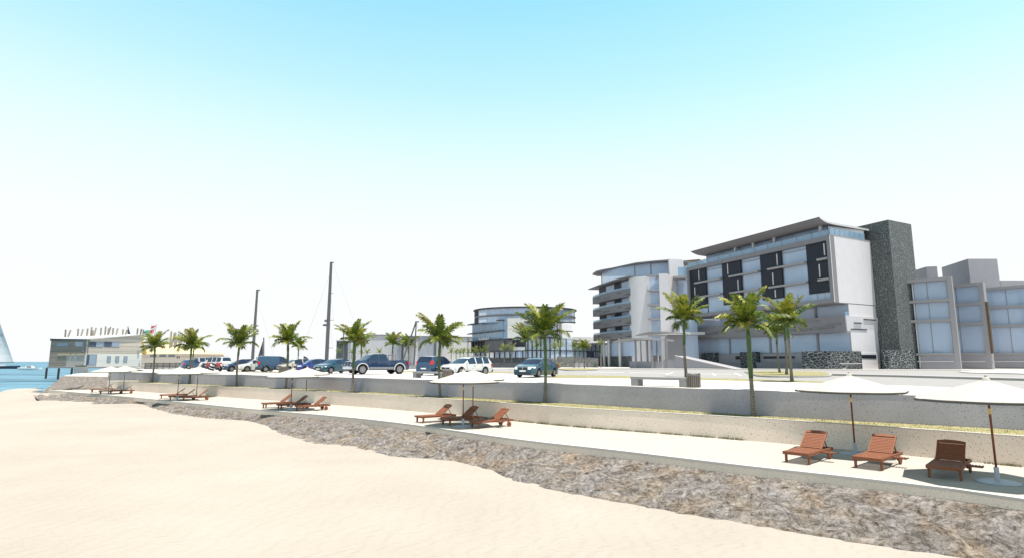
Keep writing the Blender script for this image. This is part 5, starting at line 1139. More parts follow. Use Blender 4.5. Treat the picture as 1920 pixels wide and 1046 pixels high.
OF.b('dark_fin', 'panel_dark', *[(x, x + .9, -.7, .05, 5.98, 8.46) for x in (9.6, 11.2, 12.8, 14.4, 16.2)])
OF.b('grey_fin', 'steel_grey', *[(.3 + k * .62, .3 + k * .62 + .2, -.6, .0, 5.98, 8.46) for k in range(15)])
OF.b('window', 'dark_glass', (.1, OL - .6, -.72, -.7, 5.98, 8.46)); OF.b('window_head', 'steel_dark', (-6, OL - .4, -.4, .1, 5.75, 5.97))
OF.b('window', 'window_glass', (-6, OL - .6, -1.2, -1.1, 4.35, 5.74)); OF.b('column', 'steel_dark', *[(x, x + .18, -.9, -.6, 4.3, 5.75) for x in (-5, -2.4, .2, 2.8, 5.4, 8, 10.6, 13.2, 15.8)])
OF.b('ground_room', 'interior_wall', (-6, OL - .8, -4.2, -4, G, 5.74))
# drum on top: glazed storeys with a dark stair at the sea end
cx_, cy_ = 3.2, 141.0
def ell(a, rx=12.2, ry=10.5): return OF.loc(cx_ - rx * cos(a), cy_ - ry * sin(a))
for z0, z1 in ((14.35, 15.72), (12.6, 13.95)):
    pts = [ell(radians(d)) for d in range(24, 172, 6)]
    P = [Vector((*p, 0)) for p in pts]; Q = offset(P, .06)
    w_ = OF.pr('drum_window', 'window_glass', [(p.x, p.y) for p in P] + [(q.x, q.y) for q in Q[::-1]], z0, z1)
    mb = MB()
    for p in pts[::3]: mb.box(p[0] - .06, p[0] + .06, p[1] - .06, p[1] + .06, z0, z1)
    OF.mb(mb, 'mullion', 'metal_white', w_)
    for d in (-2, 5, 12, 19):
        p = ell(radians(d), 12.3, 10.6); q = ell(radians(d + 4.6), 12.3, 10.6); OF.mb(MB().bar((*p, (z0 + z1) / 2), (*q, (z0 + z1) / 2), .3, z1 - z0), 'dark_panel', 'panel_dark')
full = [ell(radians(d), 12.7, 11) for d in range(-20, 200, 6)]
OF.pr('drum_roof', 'steel_dark', full, 15.74, 16.02); OF.pr('drum_floor', 'soffit_grey', [ell(radians(d), 12.4, 10.7) for d in range(-20, 200, 6)], 13.97, 14.33)
OF.pr('drum_core', 'interior_wall', [ell(radians(d), 9.5, 8) for d in range(-20, 200, 8)], 4, 15.7)
def fx(px, py, Y): p = at(px, py, Y); return OF.loc(p.x, p.y), p.z
(a, za), (b, zb) = fx(951.5, 596, 128.8), fx(972, 596, 128.3); _, z0 = fx(960, 633, 128.5)
OF.pr('tiled_wall', 'tile_white', [a, b, (b[0] - .3, b[1] - 6), (a[0] + .3, a[1] - 6)], z0, za)
(c, _), (d_, _) = fx(941.5, 600, 130.5), fx(951, 600, 130)
OF.pr('window', 'rail_glass', [c, d_, (d_[0], d_[1] - .1), (c[0], c[1] - .1)], 8.72, 13.2)
(a, _), (b, zt) = fx(972.5, 600, 129.3), fx(1043, 603, 131)
for z0, z1 in ((8.95, 10.3), (10.6, 12.3)): OF.pr('window', 'window_glass', [a, b, (b[0], b[1] - .1), (a[0], a[1] - .1)], z0, z1)
OF.pr('projecting_slab', 'steel_dark', [(a[0], a[1] + .8), (b[0] - 2, b[1] + 1.2), (b[0] - 2, b[1] - 4), (a[0], a[1] - 4)], 12.32, 12.55); OF.pr('projecting_slab', 'steel_grey', [(a[0], a[1] + .3), (b[0] - .8, b[1] + .6), (b[0] - .8, b[1] - 4), (a[0], a[1] - 4)], 10.32, 10.58)
OF.pr('room_wall', 'interior_wall', [(a[0], a[1] - 4), (b[0], b[1] - 4), (b[0], b[1] - 4.3), (a[0], a[1] - 4.3)], 8.9, 12.3)
mb = MB()
for k in range(3): q = OF.loc(*at(1045 + k * 3.4, 620, 131).xy); mb.box(q[0] - .09, q[0] + .09, q[1] - .09, q[1] + .09, 8.9, 12.3)
OF.mb(mb, 'post', 'steel_dark')
# wide low flat roof over the glazed forecourt
lr = [OF.loc(*gz(x, y, 8.95)) for x, y in ((941, 636), (960, 633.6), (985, 631), (1014, 629.2), (1035, 630.6), (1055, 633), (1080, 636.2))]
bk_ = [OF.loc(*at(1092, 640, 150).xy), OF.loc(*at(1000, 640, 150).xy)]
OF.pr('forecourt_roof', 'steel_dark', lr + bk_, 8.72, 8.95)
gp = [OF.loc(*at(x, 650, Y).xy) for x, Y in ((962, 129), (990, 126.5), (1014, 126), (1040, 127.5), (1072, 131))]
for p, q in zip(gp, gp[1:]):
    w_ = OF.pr('window', 'window_glass', [p, q, (q[0], q[1] - .08), (p[0], p[1] - .08)], 4.35, 8.7)
    mb = MB()
    for k in range(3): m_ = (lerp(p[0], q[0], k / 3), lerp(p[1], q[1], k / 3)); mb.box(m_[0] - .09, m_[0] + .09, m_[1] - .09, m_[1] + .14, 4.3, 8.7)
    mb.bar((*p, 6), (*q, 6), .3, .2); OF.mb(mb, 'window_frame', 'steel_dark', w_)
OF.pr('forecourt_room', 'interior_wall', [OF.loc(*at(x, 650, Y).xy) for x, Y in ((950, 134), (1075, 137), (1075, 138), (950, 135))], G, 8.7)
(a, _), (b, _) = fx(962, 640, 127.8), fx(985, 640, 127); OF.mb(MB().bar((*a, 7.6), (*b, 7.6), .2, 1.5), 'dark_panel', 'panel_dark'); OF.mb(MB().bar((*a, 6.4), (*b, 6.4), .2, .7), 'white_panel', 'metal_white')
# faint white lettering stands on the lowest canopy: too small to read, kept as plain bars
mb = MB()
for k in range(9): mb.box(6.6 + k * .62, 6.6 + k * .62 + (.4 if k % 3 else .25), .2, .3, 8.74, 9.25 - (.18 if k % 2 else 0))
OF.mb(mb, 'sign_letters', 'metal_white')
bw = thing('basement_wall', 'dark grey stone basement wall below the round office building', 'wall', (at(950, 688, 117).x, 117, G))
def bwall(root, name, m, px0, Y0, px1, Y1, zt, th=.5, z0=0):
    p, q = at(px0, 690, Y0), at(px1, 690, Y1); o = root.location
    return MB().bar((p.x - o.x, p.y - o.y, (z0 + zt - G) / 2), (q.x - o.x, q.y - o.y, (z0 + zt - G) / 2), th, zt - G - z0).build(name, m, root)
bwall(bw, 'stone_face', 'basement_stone', 908, 119, 1003, 114, 4.25); bwall(bw, 'coping', 'steel_dark', 908, 118.8, 1003, 113.8, 4.4, .6, 4.27 - G)
bwall(bw, 'step_wall', 'basement_stone', 915, 113, 995, 110, 3.3)
gw = thing('gabion_wall', 'pale rubble gabion wall under the glass pavilion, left of the round wing', 'wall', (at(1080, 688, 118).x, 118, G))
bwall(gw, 'rubble_face', 'gabion', 1046, 119, 1085, 121, 4.6); bwall(gw, 'rubble_face', 'gabion', 1085, 121, 1121, 123, 4.3); bwall(gw, 'step_wall', 'render_grey', 1075, 117, 1098, 118, 3.3); bwall(gw, 'low_face', 'gabion', 1101, 117, 1121, 118, 3.4)
# pavilion between office and hotel
pv = thing('glass_pavilion', 'low glass pavilion with a pale flat roof between office building and round wing', 'pavilion', (at(1095, 690, 140).x, 140, G))
def pvw(name, m, px0, Y0, px1, Y1, zt, th, z0, parent=None):
    p, q = at(px0, 650, Y0), at(px1, 650, Y1); o = pv.location
    return MB().bar((p.x - o.x, p.y - o.y, (z0 + zt) / 2 - G), (q.x - o.x, q.y - o.y, (z0 + zt) / 2 - G), th, zt - z0).build(name, m, parent or pv)
wn = pvw('window', 'window_glass', 1060, 136, 1128, 141, 7.6, .1, 4.3)
for k in range(9): pvw('column', 'steel_dark', 1063 + k * 7.6, 135.6 + k * .55, 1064 + k * 7.6, 135.6 + k * .55, 7.6, .25, 4.3)
pvw('transom', 'steel_dark', 1060, 135.7, 1128, 140.7, 6.1, .2, 5.95, wn)
pvw('roof', 'slab_edge', 1050, 139, 1128, 143, 8.0, 9, 7.62); pvw('room_wall', 'interior_wall', 1060, 141, 1128, 146, 7.6, .3, G); pvw('upper_roof', 'roof_white', 1050, 158, 1120, 160, at(1090, 632, 159).z, 6, 8.2)
pvw('dark_panel', 'panel_dark', 1100, 135.4, 1113, 136, 5.9, .12, 4.6)

# ------------------------------------------------------------------ sheds beyond the parking
def shed(name, label, px0, px1, Y, pyt, m, depth, parts=(), roofm='steel_grey'):
    p, q = at(px0, 690, Y), at(px1, 690, Y); zt = at((px0 + px1) / 2, pyt, Y).z
    t = thing(name, label, 'shed', (p.x, Y, G)); W = q.x - p.x
    MB().box(0, W, 0, depth, 0, zt - G).build('wall', m, t); MB().box(-.15, W + .15, -.2, depth + .2, zt - G + .003, zt - G + .22).build('roof', roofm, t)
    for nm, mm, a, b, z0, z1 in parts:
        x0, x1 = (a - px0) / (px1 - px0) * W, (b - px0) / (px1 - px0) * W; MB().box(x0, x1, -.06 if nm != 'corner' else -.1, .0, z0, min(zt - G, z1)).build(nm, mm, t)
    return t
shed('storage_shed', 'dark grey shed at the left end of the shed row', 629, 652, 148, 639, 'shed_dark', 12)
shed('storage_shed', 'large pale ribbed shed behind the pickup truck', 651, 736, 142, 628, 'shed_light', 14, (('corner', 'shed_mid', 651, 656, 0, 20), ('post', 'steel_dark', 664, 666, 0, 20)))
shed('storage_shed', 'grey shed with tall sliding doors behind the slate blue minivan', 737, 817.5, 137, 630.5, 'shed_light', 12, (('panel', 'shed_mid', 737, 752, 0, 20), ('post', 'shed_dark', 752, 755.5, 0, 20), ('sliding_door', 'shed_mid', 783, 798, .02, 20), ('sliding_door', 'shed_mid', 798.6, 812.5, .02, 20), ('corner', 'shed_dark', 812.8, 817.5, 0, 20)))
shed('storage_shed', 'plain white shed left of the round glass office building', 818.5, 884, 150, 632, 'roof_white', 14, (('trim', 'slab_edge', 876, 878, 0, 20),))
fn = thing('railing', 'long thin grey metal railing in front of the sheds', 'railing', (at(735, 690, 105).x, 105, G))
p, q = at(735, 690, 105), at(800, 690, 102); d = q - p
for k in range(12): MB().bar((d.x * k / 11, d.y * k / 11, 0), (d.x * k / 11, d.y * k / 11, 1.05), .06).build('post', 'steel_grey', fn)
for z in (.55, 1.05): MB().bar((0, 0, z), (d.x, d.y, z), .05).build('rail', 'steel_grey', fn)
p, q = at(748, 690, 92), at(786, 690, 91); lw_ = thing('low_wall', 'low pale wall and planters between pickup truck and minivan', 'wall', (p.x, p.y, G)); MB().bar((0, 0, .3), (q.x - p.x, q.y - p.y, .3), .5, .6).build('wall', 'slab_edge', lw_)
MB().box(-.2, 1.6, -1.2, -.4, 0, .7).build('planter', 'render_grey', lw_)
sh = at(1046, 690, 104); rnd = random.Random(3); mb = MB()
for k in range(70):
    a = rnd.uniform(0, 2 * pi); e = rnd.uniform(.5, 1.4); l = rnd.uniform(.6, 1.25); tip = Vector((cos(a) * cos(e), sin(a) * cos(e), sin(e))) * l; s = Vector((-sin(a), cos(a), 0)) * .05
    mb.face([-s, s, tip * .6 + s, tip, tip * .6 - s])
sb_ = thing('spiky_shrub', 'spiky yellow-green shrub behind the teal saloon car', 'shrub', (sh.x, sh.y, G)); mb.build('leaves', 'frond_yellow', sb_, rec=False); MB().lathe([(.12, 0), (.1, .5)], 7).build('stem', 'palm_bark', sb_)

# ------------------------------------------------------------------ restaurant on stilts
RC_ = at(160, 687, 130); RR = at(265.5, 684.5, 143); RLf = at(90.5, 686, 135)
FZ = 2.45
rs = Frame('restaurant', 'shingled two storey restaurant on stilts over the water with log posts on its roof', 'restaurant', (RC_.x, RC_.y), (RR.x - RC_.x, RR.y - RC_.y))
# local x to the right along the long face; outward is y negative here
def rp(px, py): return hit(px, py, (RC_.x, RC_.y), rs.u)
WL = rp(265.5, 684)[0]; lx, ly = rs.loc(RLf.x, RLf.y); 
zsplit = rp(162, 662)[1]; ztc = rp(162.5, 636)[1]; ztr = rp(268.5, 627)[1]
def slopez(x): return lerp(ztc, ztr, x / WL)
def wallface(pts, name, m, th=.4, parent=None):
    """vertical wall piece in the long face from (x,z) outline"""
    mb = MB(); n = len(pts); mb.add([(x, 0, z) for x, z in pts] + [(x, th, z) for x, z in pts], [tuple(range(n)), tuple(range(2 * n - 1, n - 1, -1))] + [(i, (i + 1) % n, n + (i + 1) % n, n + i) for i in range(n)])
    return rs.mb(mb, name, m, parent)
wallface([(0, zsplit), (WL, zsplit), (WL, ztr), (0, ztc)], 'upper_wall', 'shingle'); wallface([(0, FZ), (WL, FZ), (WL, zsplit - .01), (0, zsplit - .01)], 'lower_wall', 'white_boards')
# sea-side return wall, shade put into its shingle and board colours, running left from the corner
dv = Vector((lx, ly)); dn = dv.normalized(); LL = dv.length
def lp(s, o=0): return (dn.x * s - dn.y * o * -1 * 0 + 0, dn.y * s)
def lwall(s0, s1, z0, z1, name, m, out=0.0, th=.3, parent=None, z1b=None):
    nrm = Vector((dn.y, -dn.x)); nrm = nrm if nrm.x < 0 else -nrm
    a, b = dn * s0 + nrm * out, dn * s1 + nrm * out; c, d = b - nrm * th, a - nrm * th
    return rs.pr(name, m, [a, b, c, d], z0, [z1, z1b or z1, z1b or z1, z1], parent)
ztl = hit(95, 635, (RC_.x, RC_.y), (RLf.x - RC_.x, RLf.y - RC_.y))[1]
ldir = (Vector((RLf.x - RC_.x, RLf.y - RC_.y))).normalized()
def lpx(px, py): return hit(px, py, (RC_.x, RC_.y), ldir)
sm = lpx(126, 660)[0]
lwall(sm, LL, FZ, ztl, 'side_wall', 'shingle_shaded'); lwall(0, sm - .02, zsplit, ztc, 'side_wall', 'shingle_shaded', z1b=ztc + .1); lwall(0, sm - .02, FZ, zsplit - .3, 'side_wall', 'white_boards_shaded')
lwall(-.1, LL + .2, ztc - .02, ztc + .16, 'eave', 'steel_dark', .15, .6, z1b=ztl + .2)
for a, b in ((109, 115), (116, 124), (125, 132), (134, 141), (143, 159)): lwall(lpx(b, 664)[0], lpx(a, 664)[0], lpx(120, 665.5)[1], lpx(120, 662.5)[1], 'sign_board', 'roof_yellow', .12, .1)
lwall(lpx(128, 645)[0], lpx(107, 645)[0], lpx(110, 648.4)[1], lpx(110, 642)[1], 'window', 'rail_glass', .04, .08); lwall(lpx(155, 645)[0], lpx(141, 645)[0], lpx(150, 648.4)[1], lpx(150, 640)[1], 'window', 'window_glass', .04, .08)
lwall(lpx(159, 645)[0], lpx(156, 645)[0], lpx(158, 659)[1], lpx(158, 638.6)[1], 'shutter', 'steel_grey', .05, .1)
def rbox(px0, px1, py0, py1, name, m, y=-.06, th=.1, parent=None):
    (x0, z1), (x1, _) = rp(px0, py0), rp(px1, py0); z0 = rp(px0, py1)[1]; return rs.b(name, m, (x0, x1, y, y + th, z0, z1), parent=parent)
for a, b in ((166.5, 194.5), (195.5, 224)):
    f_ = rbox(a, b, 639.2, 649.6, 'window_frame', 'steel_grey', -.05, .06); rbox(a + .7, (a + b) / 2 - .3, 640, 649, 'window', 'dark_glass', -.07, .03, f_); rbox((a + b) / 2 + .3, b - .7, 640, 649, 'window', 'window_glass', -.07, .03, f_)
f_ = rbox(162.8, 182, 663.2, 684, 'door_frame', 'steel_grey', -.05, .06); rbox(168, 180.6, 664.5, 683.5, 'door', 'window_glass', -.08, .04, f_); rbox(163.4, 167.4, 664.5, 683.5, 'door', 'dark_glass', -.08, .04, f_)
for a, b in ((201, 208), (216.6, 223.6), (232, 239)):
    f_ = rbox(a, b, 667, 678.3, 'window_frame', 'steel_grey', -.05, .06); rbox(a + .8, b - 1.2, 668, 677.6, 'window', 'window_glass', -.07, .03, f_)
# roof sheets: white, pitched up to the right and back
MB_ = MB().prism([(-.3, -.3), (WL + .2, -.3), (WL + .2, ly + .3), (lx - .3, ly + .3)], [ztc + .05, ztr + .05, ztr + .05, ztl + .1], [ztc + .32, ztr + .25, ztr + .3, ztl + .2])
rs.mb(MB_, 'roof', 'roof_white')
rs.pr('floor_deck', 'slab_edge', [(-.3, -.4), (WL, -.3), (WL, ly), (lx - .2, ly + .2)], FZ - .35, FZ - .01)
rs.pr('inner_mass', 'interior_wall', [(1.0, 1.0), (WL - .5, .9), (WL - .5, ly - .6), (lx + 1, ly - .6)], FZ, min(ztc, ztl) - .3)
def log(tx, ty, bx, by, Y, parent, name='roof_post', r=.18):
    a, b = at(bx, by, Y), at(tx, ty, Y + (.0 if abs(tx - bx) < 3 else .6)); o = parent
    la, lb_ = (rs.loc(a.x, a.y), rs.loc(b.x, b.y)); return rs.mb(MB().tube([(*la, a.z), (*lb_, b.z)], r, 7), name, 'log_wood')
for tx, ty, bx, by in ((123, 619.5, 122, 633), (131, 620.5, 127, 632.5), (146.5, 618, 145.5, 632), (154.5, 619, 151, 632), (164, 617.5, 162.3, 631.6), (171.5, 615, 169.6, 633), (174, 621, 173, 631), (179, 616.5, 175, 632), (189.5, 616, 188.2, 631), (197.8, 613.5, 196, 632), (203.5, 617, 202, 629), (206, 614.5, 201.5, 631), (212, 616.5, 210.5, 629), (219.8, 617.3, 217, 629.5), (230.6, 619, 229.8, 627.5), (237.5, 620, 235.5, 627), (258, 617.3, 257, 626.5), (264.8, 618, 263, 626.5), (268.8, 619.5, 268, 626.5)):
    log(tx + .3 * (tx - bx), ty - 2.5, bx, by, 141, rs.t)
for px_, Y_ in ((113.5, 131.5), (138, 130.5), (163, 130), (90.5, 139)):
    p = at(px_, 690, Y_); l = rs.loc(p.x, p.y); rs.mb(MB().lathe([(.22, SEA - 1), (.22, FZ - .35)], 8, Matrix.Translation((l[0], l[1] + .5, 0))), 'stilt', 'steel_dark')
pl = at(152, 690, 112); pt_ = thing('planter_box', 'pale concrete planter box with dark plants on the platform before the restaurant', 'planter', (pl.x, pl.y, LEDGE)); W_ = 20 * 112 / FPX; hh = 11 * 112 / FPX
bevel(MB().box(-W_ / 2, W_ / 2, -.5, .5, .0, hh).build('box', 'bench_concrete', pt_), .03); rnd = random.Random(2); mb = MB()
for k in range(160):
    x, y = rnd.uniform(-W_ / 2 + .1, W_ / 2 - .1), rnd.uniform(-.4, .4); a = rnd.uniform(0, pi); s = Vector((cos(a), sin(a), 0)) * .09; mb.face([Vector((x, y, hh)) - s, Vector((x, y, hh)) + s, Vector((x, y, hh + rnd.uniform(.1, .35)))])
mb.build('plants', 'frond_dark', pt_, rec=False)

# yellow roofed hall beside it
YC = at(338, 664, 112); YL = at(266, 664, 119)
yb = Frame('beach_hall', 'long low stone hall with a big yellow hipped roof behind a dark railing', 'building', (YC.x, YC.y), (YL.x - YC.x, YL.y - YC.y))
YW = sqrt((YL.x - YC.x) ** 2 + (YL.y - YC.y) ** 2); ze = hit(300, 663, (YC.x, YC.y), yb.u)[1]
ys_ = -1 if yb.loc(0, 0)[1] > 0 else 1           # inward direction
dp = 9.0
yb.b('wall', 'shingle', (0, YW, 0, ys_ * dp, G, ze))
zr_ = at(312, 640, 122).z; rg_ = [yb.loc(*at(x, 640, 121).xy) for x in (322, 286)]; ev_ = [(-.5, -ys_ * .5), (YW + .3, -ys_ * .5), (YW + .3, ys_ * (dp + .5)), (-.5, ys_ * (dp + .5))]
r1, r2 = (rg_[0][0], ys_ * dp * .45), (rg_[1][0], ys_ * dp * .45)
yb.mb(MB().add([(*ev_[0], ze), (*ev_[1], ze), (*ev_[2], ze), (*ev_[3], ze), (*r1, zr_), (*r2, zr_)], [(0, 1, 5, 4), (1, 2, 5), (2, 3, 4, 5), (3, 0, 4), (3, 2, 1, 0)]), 'roof', 'roof_yellow')
for a, b in ((282, 294), (299, 311.5), (316, 328)):
    (x0, z1), (x1, _) = hit(a, 664.6, (YC.x, YC.y), yb.u), hit(b, 664.6, (YC.x, YC.y), yb.u); z0 = hit(a, 668.3, (YC.x, YC.y), yb.u)[1]; yb.b('window', 'dark_glass', (min(x0, x1), max(x0, x1), -ys_ * .05, ys_ * .02, z0, z1))
for a, b in ((332.2, 333.6), (335.6, 337)):
    (x0, z1), (x1, _) = hit(a, 667, (YC.x, YC.y), yb.u), hit(b, 667, (YC.x, YC.y), yb.u); z0 = hit(a, 671, (YC.x, YC.y), yb.u)[1]; yb.b('vent', 'steel_dark', (min(x0, x1), max(x0, x1), -ys_ * .05, ys_ * .02, z0, z1))
for tx, ty, bx, by in ((321.5, 620.5, 318.5, 650), (327.8, 622.5, 320.5, 651), (329.5, 623, 326.5, 648), (335.2, 624.5, 328.5, 649), (337, 628, 335, 652), (342, 630, 336, 652), (354.2, 640, 352.5, 659)):
    a, b = at(bx, by, 117), at(tx, ty, 117.5); yb.mb(MB().tube([(*yb.loc(a.x, a.y), a.z), (*yb.loc(b.x, b.y), b.z)], .17, 6), 'roof_post', 'log_wood')
p, q = at(270, 640, 118), at(276, 662, 116); 
a, b = at(267.5, 638, 118.6), at(275.5, 661.5, 116.4); c = at(267.5, 662, 118.6); yb.mb(MB().prism([yb.loc(a.x, a.y), yb.loc(b.x, b.y), yb.loc(b.x, b.y + .3), yb.loc(a.x, a.y + .3)], c.z, [a.z, c.z + .05, c.z + .05, a.z]), 'gable', 'ochre_side')
a, b = at(272, 640, 126), at(322, 640, 126); yb.pr('upper_storey', 'roof_white', [yb.loc(a.x, 126), yb.loc(b.x, 126), yb.loc(b.x, 131), yb.loc(a.x, 131)], zr_ - 1.6, at(300, 634, 126).z)
# railing in front
p, q = at(271.5, 690, 90), at(337, 690, 88); rl = thing('railing', 'dark metal railing in front of the yellow roofed hall', 'railing', (p.x, p.y, G)); d = q - p; n = 34
MB().bar((0, 0, .04), (d.x, d.y, .04), .25, .08).build('base_rail', 'steel_dark', rl)
for z in (.95, .55): MB().bar((0, 0, z), (d.x, d.y, z), .05).build('rail', 'steel_dark', rl)
for k in range(n + 1): MB().bar((d.x * k / n, d.y * k / n, .05), (d.x * k / n, d.y * k / n, .95), .05 if k % 6 else .09).build('post' if k % 6 == 0 else 'baluster', 'steel_dark', rl)
# flag and green awning above the roofs
p = at(293.8, 607, 132); fg = thing('flag', 'red and white flag on a leaning pole above the restaurant roof', 'flag', (p.x, p.y, 8.0)); a = at(290, 628, 132)
MB().tube([(a.x - p.x - .3, 0, a.z - 8.0 - 2), (0, 0, p.z - 8.0)], .05, 6).build('pole', 'steel_grey', fg)
mb = MB(); n = 8
for i in range(n):
    for j in range(4):
        def fp(u, v): return (-.15 - u * .95 - v * .5, .12 * sin(u * 5 + v), p.z - 8.0 - .15 - v * 1.9 - u * .35)
        mb.face([fp(i / n, j / 4), fp((i + 1) / n, j / 4), fp((i + 1) / n, (j + 1) / 4), fp(i / n, (j + 1) / 4)], 1 if j == 1 or i in (2,) else 0)
mb.build('cloth', ['flag_red', 'roof_white'], fg, rec=False)
p = at(277, 622, 133); aw = thing('awning', 'small green awning on the roof terrace left of the flag', 'awning', (p.x, p.y, p.z)); MB().lathe([(.75, -.15), (.9, .0), (.45, .4), (.02, .55)], 10).build('cloth', 'tarp_green', aw); MB().lathe([(.04, -1.6), (.04, 1.9)], 6, Matrix.Translation((.8, 0, 0))).build('pole', 'steel_grey', aw)

# ------------------------------------------------------------------ boats
def hull(mb, L, B, Hh, z0, n=14):
    vs = []; fs = []
    for i in range(n + 1):
        t = i / n; x = -L / 2 + L * t; w = B / 2 * (min(1, .72 + t * .8) if t < .45 else max(.02, 1 - ((t - .45) / .55) ** 2.1)); sh = Hh * (1 + .18 * (2 * t - 1) ** 2)
        vs += [(x - (.3 if i == n else 0) * 0, -w, z0 + sh), (x, -w * .82, z0 + .25 * Hh), (x - (.05 * L if i == n else 0), -w * .35, z0 - .3), (x - (.05 * L if i == n else 0), w * .35, z0 - .3), (x, w * .82, z0 + .25 * Hh), (x, w, z0 + sh)]
    for i in range(n): fs += [(6 * i + j, 6 * i + 6 + j, 6 * i + 7 + j, 6 * i + 1 + j) for j in range(5)] + [(6 * i + 5, 6 * i + 11, 6 * i + 6, 6 * i)]
    fs += [(0, 1, 2, 3, 4, 5), tuple(6 * n + j for j in (5, 4, 3, 2, 1, 0))]
    return mb.add(vs, fs)
def sail(mb, P, bow=(0, .5, 0), n=10):
    """triangular sail tack, clew, head with a belly and a little thickness"""
    a, b, c = [Vector(p) for p in P]; bow = Vector(bow); idx = {}; vs = []
    for i in range(n + 1):
        for j in range(n + 1 - i):
            u, v = i / n, j / n; w_ = 1 - u - v; p = a * w_ + b * u + c * v + bow * (27 * u * v * w_ + 4 * u * w_ * .3); idx[i, j] = len(vs); vs.append(p)
    fs = []
    for i in range(n):
        for j in range(n - i):
            fs.append((idx[i, j], idx[i + 1, j], idx[i, j + 1]))
            if j < n - i - 1: fs.append((idx[i + 1, j], idx[i + 1, j + 1], idx[i, j + 1]))
    o = len(vs); vs += [p + Vector((0, .04, 0)) for p in vs]; fs += [tuple(k + o for k in f[::-1]) for f in fs]
    return mb.add(vs, fs)
# big sailboat cut by the left edge
Y = 330; wl_ = at(0, 690, Y); sb1 = thing('sailboat', 'large white sailed boat with a dark navy hull cut by the left picture edge', 'sailboat', (at(-8, 690, Y).x, Y, SEA)); s_ = Y / FPX
o = sb1.location; Lh = 2 * (37 - -8) * s_
hull(MB(), Lh, 5, 1.5, 0).build('hull', 'hull_navy', sb1); MB().prism([(-Lh * .3, -1.2), (Lh * .1, -1.1), (Lh * .2, -.6), (Lh * .2, .6), (Lh * .1, 1.1), (-Lh * .3, 1.2)], 1.3, 2.25).build('cabin', 'hull_white', sb1)
mz = at(-22, 560, Y); 
def lo(px, py): p = at(px, py, Y); return (p.x - o.x, 0, p.z - SEA)
tk, cl, hd = lo(-21.5, 678), lo(25.5, 678), lo(-21.5, 545)
sail(MB(), (tk, cl, hd), (0, .8, 0)).build('mainsail', 'sail_white', sb1, rec=False); MB().tube([lo(-22, 690), lo(-22, 543)], .14, 8).build('mast', 'mast_metal', sb1); MB().tube([lo(-22, 678.6), lo(26, 678.6)], .16, 8).build('boom', 'hull_navy', sb1)
tx = bpy.data.curves.new('sail_number', 'FONT'); tx.body = '20'; tx.size = 2.2; tx.extrude = .01; to0 = bpy.data.objects.new('tmp', tx); COL.objects.link(to0); bpy.context.view_layer.update(); tm = bpy.data.meshes.new_from_object(to0); bpy.data.objects.remove(to0); tm.materials.clear(); tm.materials.append(MATS['steel_grey']); tx = tm; to = bpy.data.objects.new('sail_number', tx); COL.objects.link(to); to.parent = sb1; q = lo(-3.2, 630); to.location = (q[0], -.06, q[2]); to.rotation_euler = (pi / 2, 0, 0)
# the belly bows away from us, the number sits just proud of the cloth
Y = 285; p = at(57, 692, Y); mbt = thing('motorboat', 'low white motorboat on the water right of the sailboat', 'motorboat', (p.x, Y, SEA)); Lm = 43 * Y / FPX
hull(MB(), Lm, 3, .95, 0).build('hull', 'hull_white', mbt); MB().add([(-2.2, -.9, .9), (1.6, -.8, .9), (.6, -.7, 1.9), (-1.6, -.8, 1.9), (-2.2, .9, .9), (1.6, .8, .9), (.6, .7, 1.9), (-1.6, .8, 1.9)], [(0, 1, 2, 3), (4, 7, 6, 5), (1, 5, 6, 2), (3, 2, 6, 7), (0, 3, 7, 4)]).build('cabin', 'hull_white', mbt); MB().add([(-1.5, -.93, 1.2), (1.3, -.84, 1.2), (.7, -.78, 1.75), (-1.3, -.86, 1.75), (-1.5, .93, 1.2), (1.3, .84, 1.2), (.7, .78, 1.75), (-1.3, .86, 1.75)], [(0, 1, 2, 3), (4, 7, 6, 5), (1, 5, 6, 2)]).build('windscreen', 'panel_dark', mbt)
def yacht(Y, mb_, mt, label, hullm='hull_white', r=.2, spread=(), radar=(), stays=(), L=16, group='masts of moored yachts behind the cars', boom=None):
    base, top = at(*mb_, Y), at(*mt, Y); t = thing('yacht', label, 'yacht', (base.x, Y, SEA), 0, group); ox = base.x
    hull(MB(), L, L * .28, 1.3, 0).build('hull', hullm, t); MB().prism([(-L * .25, -1), (L * .1, -1), (L * .2, -.4), (L * .2, .4), (L * .1, 1), (-L * .25, 1)], 1.2, 1.8).build('cabin', 'hull_white', t)
    H = top.z - SEA; tx_ = top.x - ox
    MB().tube([(0, 0, 1.2), (tx_ * .5, 0, H * .5), (tx_, 0, H)], [r, r * .95, r * .7], 8).build('mast', 'mast_metal', t); MB().box(tx_ - .2, tx_ + .5, -.1, .1, H - .15, H + .05).build('masthead', 'mast_metal', t)
    def loc_(px, py): p = at(px, py, Y); return (p.x - ox, 0, p.z - SEA)
    for px0, px1, py in spread: MB().bar(loc_(px0, py), loc_(px1, py), .08).build('spreader', 'mast_metal', t)
    for px0, px1, py in radar: MB().tube([loc_(px0, py), loc_((px0 + px1) / 2, py), loc_(px1, py)], [.12, .26, .12], 8).build('radar', 'mast_metal', t)
    for a, b in stays: MB().tube([loc_(*a), loc_(*b)], .022, 4).build('stay', 'rigging', t)
    if boom: MB().tube([loc_(*boom[0]), loc_(*boom[1])], .14, 6).build('boom', 'mast_metal', t)
    return t
yacht(108, (472, 690), (482.5, 543), 'moored yacht with a tall bare mast behind the navy hatchback', r=.27, radar=((475, 485, 620),), spread=((480, 485, 547),), stays=(((483, 560), (517, 680)), ((482, 600), (476, 690))))
